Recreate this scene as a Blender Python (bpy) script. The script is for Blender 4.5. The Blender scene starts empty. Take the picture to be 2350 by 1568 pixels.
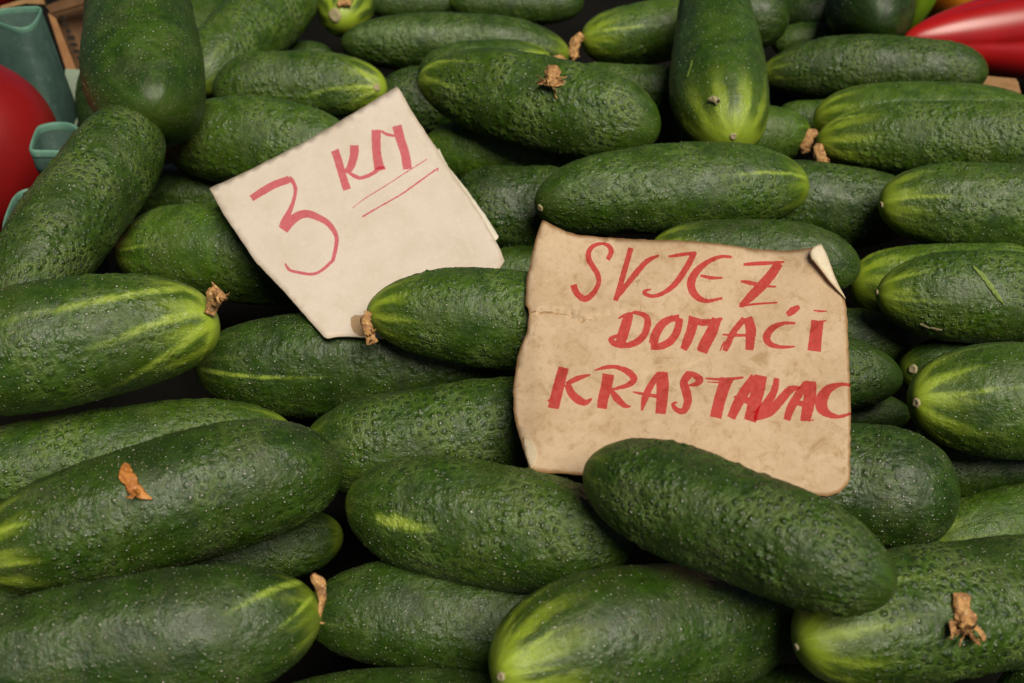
import bpy, bmesh, math, random
import numpy as np
from mathutils import Vector, Matrix, noise
from mathutils.geometry import delaunay_2d_cdt
from mathutils.bvhtree import BVHTree

SC = bpy.context.scene
COL = SC.collection
R = math.radians

# ------------------------------------------------------------------ camera, sky, sun, exposure
PITCH = R(37); CAM_H = 0.277; LENS = 40.0
cam_d = bpy.data.cameras.new('camera'); cam = bpy.data.objects.new('camera', cam_d); COL.objects.link(cam)
cam.location = (0, 0, CAM_H); cam.rotation_euler = (R(90) - PITCH, 0, 0)
cam_d.lens = LENS; cam_d.sensor_width = 36; cam_d.clip_start = 0.02; cam_d.clip_end = 60
cam_d.dof.use_dof = True; cam_d.dof.focus_distance = 0.455; cam_d.dof.aperture_fstop = 16
SC.camera = cam

SUN_DIR = Vector((0.30, -0.46, 0.86)).normalized()
world = bpy.data.worlds.new('World'); SC.world = world; world.use_nodes = True
wn = world.node_tree.nodes; bg = wn['Background']
sky = wn.new('ShaderNodeTexSky'); sky.sky_type = 'NISHITA'; sky.sun_disc = False
sky.sun_elevation = math.asin(SUN_DIR.z); sky.sun_rotation = math.atan2(SUN_DIR.x, SUN_DIR.y)
sky.air_density = 0.2; sky.dust_density = 0.6; sky.ozone_density = 1.0
world.node_tree.links.new(sky.outputs[0], bg.inputs[0]); bg.inputs[1].default_value = 0.05
sun_d = bpy.data.lights.new('sun', 'SUN'); sun = bpy.data.objects.new('sun', sun_d); COL.objects.link(sun)
sun_d.energy = 5.0; sun_d.angle = R(34); sun_d.color = (1.0, 0.935, 0.78)
sun.rotation_euler = SUN_DIR.to_track_quat('Z', 'Y').to_euler()
SC.view_settings.view_transform = 'Standard'; SC.view_settings.look = 'None'
SC.view_settings.exposure = -0.25; SC.view_settings.gamma = 1.0

# ------------------------------------------------------------------ helpers
CP, SP = math.cos(PITCH), math.sin(PITCH)
F_, CX, CY = 2350 * LENS / 36, 1175.0, 784.0
EYE = Vector((0, 0, CAM_H)); FWD = Vector((0, CP, -SP)); DOWN = Vector((0, -SP, -CP)); RIGHT = Vector((1, 0, 0))
def ray(x, y): return RIGHT * ((x - CX) / F_) + DOWN * ((y - CY) / F_) + FWD
def at(x, y, Z): return EYE + ray(x, y) * Z                     # a point at depth Z
def on_level(x, y, h):                                         # a point at height h
    d = ray(x, y); return EYE + d * ((h - CAM_H) / d.z)
def depth(p): return (Vector(p) - EYE).dot(FWD)

def link(name, me, mat=None, parent=None, smooth=True):
    o = bpy.data.objects.new(name, me); COL.objects.link(o)
    if mat is not None and not me.materials: me.materials.append(mat)
    if smooth: me.polygons.foreach_set('use_smooth', [True] * len(me.polygons))
    if parent is not None:
        o.parent = parent
    return o
def mesh(verts, faces):
    me = bpy.data.meshes.new('mesh'); me.from_pydata([tuple(v) for v in verts], [], faces); me.update(); return me
def tag(o, label=None, cat=None, group=None, kind=None):
    for k, v in (('label', label), ('category', cat), ('group', group), ('kind', kind)):
        if v: o[k] = v
    return o
def local(root, pts): return [Vector(p) - root.location for p in pts]

class NT:
    def __init__(self, name):
        self.m = bpy.data.materials.new(name); self.m.use_nodes = True
        self.t = self.m.node_tree; self.bsdf = self.t.nodes['Principled BSDF']; self.out = self.t.nodes['Material Output']
    def n(self, typ, **kw):
        nd = self.t.nodes.new(typ)
        for k, v in kw.items(): setattr(nd, k, v)
        return nd
    def set(self, sock, v):
        if hasattr(v, 'is_linked'): self.t.links.new(v, sock)
        else: sock.default_value = v
    def math(self, op, a, b=None, c=None, clamp=False):
        nd = self.n('ShaderNodeMath', operation=op, use_clamp=clamp)
        for i, v in enumerate((a, b, c)):
            if v is not None: self.set(nd.inputs[i], v)
        return nd.outputs[0]
    def vmath(self, op, a, b=None, scale=None):
        nd = self.n('ShaderNodeVectorMath', operation=op)
        self.set(nd.inputs[0], a)
        if b is not None: self.set(nd.inputs[1], b)
        if scale is not None: self.set(nd.inputs[3], scale)
        return nd.outputs[0]
    def step(self, v, lo, hi, a=0.0, b=1.0):
        nd = self.n('ShaderNodeMapRange', interpolation_type='SMOOTHSTEP')
        for i, q in enumerate((v, lo, hi, a, b)): self.set(nd.inputs[i], q)
        return nd.outputs[0]
    def mix(self, f, a, b, mode='MIX'):
        nd = self.n('ShaderNodeMix', data_type='RGBA', blend_type=mode)
        self.set(nd.inputs[0], f); self.set(nd.inputs[6], a); self.set(nd.inputs[7], b); return nd.outputs[2]
    def noise(self, v, scale, detail=3, rough=.55, dist=0, dim='3D'):
        nd = self.n('ShaderNodeTexNoise', noise_dimensions=dim)
        if v is not None: self.set(nd.inputs['Vector'], v)
        nd.inputs['Scale'].default_value = scale; nd.inputs['Detail'].default_value = detail
        nd.inputs['Roughness'].default_value = rough; nd.inputs['Distortion'].default_value = dist
        return nd.outputs[0]
    def attr(self, name):
        return self.n('ShaderNodeAttribute', attribute_name=name)
    def obj_co(self): return self.n('ShaderNodeTexCoord').outputs['Object']

def rgb(r, g, b): return (r, g, b, 1.0)

# ------------------------------------------------------------------ materials
def cucumber_material():
    k = NT('cucumber_skin')
    skin = k.n('ShaderNodeUVMap', uv_map='skin').outputs[0]       # millimetres round and along
    rel = k.n('ShaderNodeUVMap', uv_map='rel').outputs[0]         # turn 0..1, along 0..1
    sep = k.n('ShaderNodeSeparateXYZ'); k.set(sep.inputs[0], rel); turn, along = sep.outputs[0], sep.outputs[1]
    la = k.attr('look_a').outputs['Vector']; lb = k.attr('look_b').outputs['Vector']
    sa = k.n('ShaderNodeSeparateXYZ'); k.set(sa.inputs[0], la); pale, stripe, tip = sa.outputs
    sb = k.n('ShaderNodeSeparateXYZ'); k.set(sb.inputs[0], lb); dust, wart, seed = sb.outputs
    # slightly warped coordinates
    wob = k.n('ShaderNodeTexNoise'); k.set(wob.inputs['Vector'], skin); wob.inputs['Scale'].default_value = .22; wob.inputs['Detail'].default_value = 2
    warp = k.vmath('ADD', skin, k.vmath('SCALE', k.vmath('SUBTRACT', wob.outputs['Color'], (.5, .5, .5)), scale=2.2))
    wob2 = k.n('ShaderNodeTexNoise'); k.set(wob2.inputs['Vector'], skin); wob2.inputs['Scale'].default_value = 1.1; wob2.inputs['Detail'].default_value = 2
    warp = k.vmath('ADD', warp, k.vmath('SCALE', k.vmath('SUBTRACT', wob2.outputs['Color'], (.5, .5, .5)), scale=.75))
    vor = k.n('ShaderNodeTexVoronoi', voronoi_dimensions='2D', feature='F1'); k.set(vor.inputs['Vector'], warp)
    vor.inputs['Scale'].default_value = 1 / 3.7; vor.inputs['Randomness'].default_value = .9
    d = vor.outputs['Distance']; cellc = k.n('ShaderNodeSeparateColor'); k.set(cellc.inputs[0], vor.outputs['Color'])
    ends = k.math('MULTIPLY', k.step(along, .05, .20), k.step(along, .985, .90))
    big = k.noise(skin, .045, 2, .5); mid = k.noise(skin, .16, 3, .6); fine = k.noise(skin, .9, 4, .65)
    wa = k.math('MULTIPLY', k.math('MULTIPLY', wart, ends), k.step(big, .34, .60, .15, 1.15))
    cell_amt = k.math('MULTIPLY_ADD', cellc.outputs[0], .7, .3)
    bump = k.math('MULTIPLY', k.step(d, .50, .08), k.math('MULTIPLY', wa, cell_amt))
    # base greens
    dark = k.mix(pale, rgb(.0042, .0138, .0006), rgb(.021, .062, .0020))
    lite = k.mix(pale, rgb(.0155, .0455, .0015), rgb(.072, .148, .0048))
    blot = k.step(k.math('ADD', k.math('MULTIPLY', mid, .6), k.math('MULTIPLY', big, .4)), .36, .64)
    c = k.mix(blot, dark, lite)
    # streaky grain along the fruit
    stv = k.n('ShaderNodeMapping'); k.set(stv.inputs[0], skin); stv.inputs['Scale'].default_value = (1.0, .22, 1)
    grain = k.noise(stv.outputs[0], .8, 4, .65)
    c = k.mix(k.step(grain, .45, .72, 0, .35), c, k.mix(pale, rgb(.021, .052, .0036), rgb(.095, .175, .011)))
    pix = k.noise(skin, 3.2, 3, .7); c = k.mix(k.step(pix, .42, .70, 0, .45), c, k.mix(pale, rgb(.022, .052, .008), rgb(.08, .145, .02)))
    c = k.mix(k.step(pix, .50, .30, 0, .5), c, rgb(.004, .016, .002))
    warm = k.step(k.noise(skin, .035, 3, .6), .42, .66); c = k.mix(k.math('MULTIPLY', warm, .55), c, k.mix(pale, rgb(.018, .042, .002), rgb(.07, .125, .005)))
    # pale wax and painted-in sheen between the warts, dark wart tops
    ved = k.n('ShaderNodeTexVoronoi', voronoi_dimensions='2D', feature='DISTANCE_TO_EDGE'); k.set(ved.inputs['Vector'], warp)
    ved.inputs['Scale'].default_value = 1 / 3.7; ved.inputs['Randomness'].default_value = .9
    net = k.math('MULTIPLY', k.step(ved.outputs['Distance'], .20, .03), k.step(mid, .26, .46))
    wax_sheen_mask = k.math('MULTIPLY', k.step(k.noise(skin, .06, 4, .6), .40, .60), wa)
    wax_sheen = k.math('MULTIPLY', k.math('MAXIMUM', k.math('MULTIPLY', k.step(d, .26, .60), .55), net), wax_sheen_mask)
    c = k.mix(k.math('MULTIPLY', wax_sheen, .95), c, k.mix(pale, rgb(.066, .112, .020), rgb(.145, .22, .040)))
    c = k.mix(k.math('MULTIPLY', k.step(d, .34, .10), k.math('MULTIPLY', wa, .75)), c, k.mix(pale, rgb(.004, .015, .004), rgb(.014, .042, .006)))
    # stripes from the blossom end
    sn = k.math('MULTIPLY', turn, 10.0)
    sn = k.math('ADD', sn, k.math('MULTIPLY', k.math('SUBTRACT', k.noise(skin, .10, 2), .5), .55))
    sfr = k.math('ABSOLUTE', k.math('SUBTRACT', k.math('FRACT', sn), .5))
    wn_ = k.n('ShaderNodeTexWhiteNoise', noise_dimensions='2D')
    cmb = k.n('ShaderNodeCombineXYZ'); k.set(cmb.inputs[0], k.math('FLOOR', sn)); k.set(cmb.inputs[1], seed); k.set(wn_.inputs['Vector'], cmb.outputs[0])
    slen = k.math('MULTIPLY_ADD', k.math('MULTIPLY', wn_.outputs[0], wn_.outputs[0]), .45, .30)
    sl = k.math('MULTIPLY', slen, k.math('MULTIPLY_ADD', stripe, .8, .25))
    fade = k.step(along, sl, k.math('MULTIPLY', sl, .45))
    swid = k.math('MULTIPLY_ADD', fade, .11, .05)
    sm = k.math('MULTIPLY', k.math('MULTIPLY', k.step(sfr, swid, 0.0), fade), k.math('MULTIPLY', stripe, k.step(k.math('ADD', k.math('MULTIPLY', fine, .5), k.math('MULTIPLY', grain, .5)), .35, .6, .35, 1.0)))
    c = k.mix(k.math('MULTIPLY', sm, .9, clamp=True), c, rgb(.25, .34, .045))
    ssp = k.n('ShaderNodeSeparateXYZ'); k.set(ssp.inputs[0], k.attr('spot').outputs['Vector'])
    own = k.math('MULTIPLY', ssp.outputs[0], k.step(k.math('ADD', k.math('ADD', grain, fine), k.math('MULTIPLY', mid, 1.2)), 1.15, 1.9, .30, 1.0))
    c = k.mix(k.math('MULTIPLY', k.step(own, .02, .62), .86), c, k.mix(own, rgb(.13, .22, .018), rgb(.36, .44, .055)))
    c = k.mix(k.math('MULTIPLY', ssp.outputs[1], k.step(k.math('ADD', mid, grain), .75, 1.15, .15, .7)), c, rgb(.13, .20, .07))
    # yellow-green blossom end
    tl = k.math('MULTIPLY_ADD', tip, .33, .02)
    along_n = k.math('ADD', along, k.math('MULTIPLY', k.math('SUBTRACT', mid, .5), .16))
    wedge = k.math('MAXIMUM', k.step(sfr, .40, .12), k.math('SUBTRACT', 1.0, k.math('MULTIPLY', k.step(along, .025, .085), k.step(stripe, .05, .25, .25, .85))))
    tm = k.math('MULTIPLY', k.math('MULTIPLY', k.step(along_n, tl, k.math('MULTIPLY', tl, .12)), k.step(tip, .02, .15)), wedge)
    c = k.mix(k.math('MULTIPLY', tm, k.math('MULTIPLY_ADD', tip, .62, .25)), c, k.mix(fine, rgb(.19, .30, .014), rgb(.40, .49, .034)))
    # brownish dull film and dust
    film = k.math('MULTIPLY', k.step(k.noise(skin, .06, 4, .6), .48, .72), dust)
    c = k.mix(k.math('MULTIPLY', film, .32), c, rgb(.050, .046, .022))
    # spine specks on the warts and grains of grit
    speck = k.math('MULTIPLY', k.step(d, k.math('MULTIPLY_ADD', cellc.outputs[2], .05, .055), .03), k.math('MULTIPLY', k.math('MULTIPLY', k.step(cellc.outputs[1], .12, .6, .0, 1.0), k.step(k.noise(skin, .08, 3, .6), .34, .54, .35, 1.0)), k.step(along, .04, .12)))
    v2 = k.n('ShaderNodeTexVoronoi', voronoi_dimensions='2D', feature='F1'); k.set(v2.inputs['Vector'], k.vmath('ADD', warp, (17.3, 5.1, 0)))
    v2.inputs['Scale'].default_value = 1 / 1.55; v2.inputs['Randomness'].default_value = 1
    c2 = k.n('ShaderNodeSeparateColor'); k.set(c2.inputs[0], v2.outputs['Color'])
    thr = k.math('SUBTRACT', 1.02, k.math('MULTIPLY', dust, k.step(k.noise(skin, .07, 3, .6), .32, .60, .30, .98)))
    grit = k.math('MULTIPLY', k.step(v2.outputs['Distance'], k.math('MULTIPLY_ADD', c2.outputs[1], .09, .07), .04), k.math('GREATER_THAN', c2.outputs[0], thr))
    c = k.mix(k.math('MULTIPLY', speck, .82), c, rgb(.62, .60, .46))
    c = k.mix(k.math('MULTIPLY', grit, .8), c, k.mix(c2.outputs[2], rgb(.52, .46, .30), rgb(.30, .22, .11)))
    k.set(k.bsdf.inputs['Base Color'], c)
    waxy = k.noise(skin, .10, 4, .65)
    rough = k.math('ADD', k.math('ADD', k.step(fine, .3, .7, .33, .43), k.step(waxy, .42, .60, .0, .16)), k.math('MULTIPLY', film, .18))
    k.set(k.bsdf.inputs['Roughness'], rough)
    k.bsdf.inputs['Specular IOR Level'].default_value = .5
    k.bsdf.inputs['Subsurface Weight'].default_value = .0
    # relief
    hgt = k.math('ADD', k.math('MULTIPLY', k.math('SUBTRACT', bump, k.math('MULTIPLY', k.math('SUBTRACT', 1.0, k.step(ved.outputs['Distance'], .0, .14)), k.math('MULTIPLY', wax_sheen_mask, -.35))), .00062), k.math('MULTIPLY', speck, .0002))
    hgt = k.math('ADD', hgt, k.math('MULTIPLY', k.math('SUBTRACT', mid, .5), k.math('MULTIPLY_ADD', wa, .0013, .0008)))
    hgt = k.math('ADD', hgt, k.math('MULTIPLY', k.math('SUBTRACT', fine, .5), .00024))
    hgt = k.math('ADD', hgt, k.math('MULTIPLY', k.math('SUBTRACT', grain, .5), .00017))
    hgt = k.math('ADD', hgt, k.math('MULTIPLY', grit, .00015))
    hgt = k.math('MULTIPLY', hgt, k.math('MULTIPLY', k.step(along, .004, .075), k.step(along, .998, .94)))
    dn = k.n('ShaderNodeDisplacement'); k.set(dn.inputs['Height'], hgt); dn.inputs['Midlevel'].default_value = 0; dn.inputs['Scale'].default_value = 1.0
    k.t.links.new(dn.outputs[0], k.out.inputs['Displacement'])
    k.m.displacement_method = 'BOTH'
    return k.m

def simple(name, cols, scale=60, rough=.6, spec=.4, bump=.0, bscale=200, detail=4):
    k = NT(name); co = k.obj_co(); f = k.step(k.noise(co, scale, detail, .6), .32, .68)
    c = k.mix(f, rgb(*cols[0]), rgb(*cols[1]))
    if len(cols) > 2: c = k.mix(k.step(k.noise(co, scale * 2.7, detail, .6), .55, .75), c, rgb(*cols[2]))
    k.set(k.bsdf.inputs['Base Color'], c); k.bsdf.inputs['Roughness'].default_value = rough
    k.bsdf.inputs['Specular IOR Level'].default_value = spec
    if bump:
        b = k.n('ShaderNodeBump'); b.inputs['Distance'].default_value = bump; b.inputs['Strength'].default_value = 1
        k.set(b.inputs['Height'], k.noise(co, bscale, 4, .6)); k.set(k.bsdf.inputs['Normal'], b.outputs[0])
    return k.m

def paper_material(name, base, dark, stain_or_shadow, edge_c, stain_amt, edge_amt):
    k = NT(name); co = k.n('ShaderNodeUVMap', uv_map='paper').outputs[0]
    e = k.attr('edge').outputs['Fac']
    n1 = k.noise(co, .011, 4, .6); n2 = k.noise(co, .022, 6, .68, .8); n3 = k.noise(co, 1.6, 3, .7)
    c = k.mix(k.step(n1, .35, .68), rgb(*base), rgb(*dark))
    c = k.mix(k.math('MULTIPLY', k.step(n2, .50, .72), stain_amt), c, rgb(*stain_or_shadow))
    n4 = k.noise(co, .07, 6, .7, .5); c = k.mix(k.math('MULTIPLY', k.step(n4, .50, .72), stain_amt * .55), c, rgb(*stain_or_shadow))
    c = k.mix(k.math('MULTIPLY', k.step(n4, .46, .28), .35), c, rgb(*[min(1, v * 1.22) for v in base]))
    mp = k.n('ShaderNodeMapping'); k.set(mp.inputs[0], co); mp.inputs['Scale'].default_value = (1.6, .28, 1); mp.inputs['Rotation'].default_value = (0, 0, .2)
    fib = k.noise(mp.outputs[0], .9, 4, .7)
    c = k.mix(k.step(fib, .35, .7, 0, .45), c, rgb(*[v * .78 for v in dark]))
    c = k.mix(k.step(n3, .5, .72, 0, .30), c, rgb(*[min(1, v * 1.15) for v in base]))
    v = k.n('ShaderNodeTexVoronoi', voronoi_dimensions='2D'); k.set(v.inputs['Vector'], co); v.inputs['Scale'].default_value = .16
    vc = k.n('ShaderNodeSeparateColor'); k.set(vc.inputs[0], v.outputs['Color'])
    sp = k.math('MULTIPLY', k.step(v.outputs['Distance'], .085, .04), k.math('GREATER_THAN', vc.outputs[0], .72))
    c = k.mix(k.math('MULTIPLY', sp, .6), c, rgb(.10, .065, .035))
    vcr = k.n('ShaderNodeTexVoronoi', voronoi_dimensions='2D', feature='DISTANCE_TO_EDGE')
    wn2 = k.n('ShaderNodeTexNoise'); k.set(wn2.inputs['Vector'], co); wn2.inputs['Scale'].default_value = .03; wn2.inputs['Detail'].default_value = 5
    k.set(vcr.inputs['Vector'], k.vmath('ADD', co, k.vmath('SCALE', wn2.outputs['Color'], scale=90.0)))
    vcr.inputs['Scale'].default_value = .0085
    crack = k.math('MULTIPLY', k.step(vcr.outputs['Distance'], .010, .001, 0, .7), k.step(k.noise(co, .012, 3, .6), .50, .62))
    c = k.mix(k.math('MULTIPLY', crack, stain_amt), c, rgb(*[v * .55 for v in stain_or_shadow]))
    wear = k.math('MULTIPLY', k.step(k.math('ADD', e, k.math('MULTIPLY', k.math('SUBTRACT', n2, .5), .9)), .55, 0.0), edge_amt)
    c = k.mix(wear, c, rgb(*edge_c))
    k.set(k.bsdf.inputs['Base Color'], c); k.bsdf.inputs['Roughness'].default_value = .85; k.bsdf.inputs['Specular IOR Level'].default_value = .15
    b = k.n('ShaderNodeBump'); b.inputs['Distance'].default_value = .0004; b.inputs['Strength'].default_value = .7
    k.set(b.inputs['Height'], k.math('ADD', k.math('MULTIPLY', fib, .25), k.math('ADD', k.math('MULTIPLY', n3, .2), k.math('MULTIPLY', n2, .8)))); k.set(k.bsdf.inputs['Normal'], b.outputs[0])
    return k.m

def ink_material(name, tint):
    # marker ink is a stain in the card: it filters the light that the card sends back
    k = NT(name); k.t.nodes.remove(k.bsdf)
    co = k.n('ShaderNodeUVMap', uv_map='paper').outputs[0]
    tr = k.n('ShaderNodeBsdfTransparent')
    mp = k.n('ShaderNodeMapping'); k.set(mp.inputs[0], co); mp.inputs['Scale'].default_value = (.9, .14, 1); mp.inputs['Rotation'].default_value = (0, 0, .35)
    streak = k.noise(mp.outputs[0], .8, 4, .7)
    f = k.math('ADD', k.step(k.noise(co, .10, 5, .7), .35, .72, .0, .5), k.step(streak, .48, .75, 0, .55), clamp=True)
    k.set(tr.inputs[0], k.mix(f, rgb(*tint), rgb(*[t + (1 - t) * .30 for t in tint])))
    k.t.links.new(tr.outputs[0], k.out.inputs['Surface']); return k.m

M_CUC = cucumber_material()
M_SCAR = simple('scar_cork', [(.40, .34, .20), (.30, .25, .13), (.48, .42, .27)], 900, .8, .2, .0002, 1500)
M_DRY = simple('dried_flower', [(.55, .30, .11), (.24, .11, .045), (.78, .60, .36)], 420, .7, .25, .0005, 900)
M_PETAL = simple('dried_petal', [(.52, .20, .035), (.30, .095, .018), (.66, .48, .26)], 300, .6, .35, .0003, 500)
M_PRICE = paper_material('cream_card', (.70, .605, .525), (.645, .55, .465), (.50, .39, .24), (.46, .33, .18), .22, .32)
M_PEEL = paper_material('peeled_white_layer', (.74, .69, .58), (.66, .60, .48), (.6, .5, .36), (.6, .5, .35), .2, .2)
M_SIGN = paper_material('brown_paper', (.60, .44, .30), (.52, .365, .23), (.33, .195, .08), (.27, .14, .05), .8, .9)
M_SIGNBACK = paper_material('pale_paper_back', (.76, .67, .52), (.70, .60, .44), (.40, .28, .13), (.45, .28, .12), .4, .4)
M_INK_A = ink_material('pink_red_marker', (.905, .45, .53))
M_INK_B = ink_material('red_marker', (.905, .355, .42))
M_CREASE = simple('crease_brown', [(.30, .18, .085), (.40, .26, .14)], 300, .9, .1)  # brown ribbon colour drawn along the crease
M_TEAL = simple('teal_plastic', [(.038, .074, .060), (.026, .054, .044), (.058, .096, .078)], 70, .72, .25, .0003, 200)
M_TEALRIM = simple('worn_teal_edge', [(.12, .25, .185), (.085, .19, .14), (.18, .28, .22)], 80, .6, .3)
M_LEDGE = simple('dusty_teal_ledge', [(.30, .36, .27), (.24, .30, .22), (.36, .33, .23)], 60, .8, .2)
M_TOMATO = simple('tomato_skin', [(.27, .006, .006), (.21, .005, .005)], 14, .42, .6)
M_REDPEP = simple('red_pepper_skin', [(.42, .008, .008), (.33, .006, .006)], 20, .34, .65)
M_ORANGE = simple('orange_pepper_skin', [(.70, .26, .02), (.58, .14, .01)], 25, .2, .5)
M_LIME = simple('lime_pepper_skin', [(.20, .32, .015), (.15, .26, .012)], 25, .22, .5)
M_WOOD = simple('raw_wood', [(.30, .175, .08), (.24, .13, .055), (.36, .23, .115)], 90, .8, .2, .0005, 300)
M_CARTON = simple('brown_carton', [(.12, .062, .03), (.09, .045, .022)], 60, .85, .15, .0003, 300)
M_PRINT = simple('black_print', [(.012, .010, .009), (.02, .015, .012)], 200, .8, .2)
M_TABLE = simple('gap_shade_black', [(.008, .007, .006), (.005, .005, .004)], 20, .9, .05, .001, 100)  # near-black colour paints the shade of the pile's gaps onto the table

# ------------------------------------------------------------------ table under the pile
def board(name, c, size, mat, rz=0, parent=None, bevel=.0015):
    bm = bmesh.new(); bmesh.ops.create_cube(bm, size=1)
    bmesh.ops.scale(bm, vec=size, verts=bm.verts)
    bmesh.ops.bevel(bm, geom=bm.edges[:], offset=bevel, segments=2, affect='EDGES')
    me = bpy.data.meshes.new('mesh'); bm.to_mesh(me); bm.free()
    o = link(name, me, mat, parent, smooth=False); o.location = c; o.rotation_euler = (0, 0, rz); return o
TABLE_Z = -.112
table = mesh([(-3, -1.2, TABLE_Z), (3, -1.2, TABLE_Z), (3, 5, TABLE_Z), (-3, 5, TABLE_Z)], [(0, 1, 2, 3)])
tag(link('stall_table', table, M_TABLE, smooth=False), kind='structure')

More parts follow.
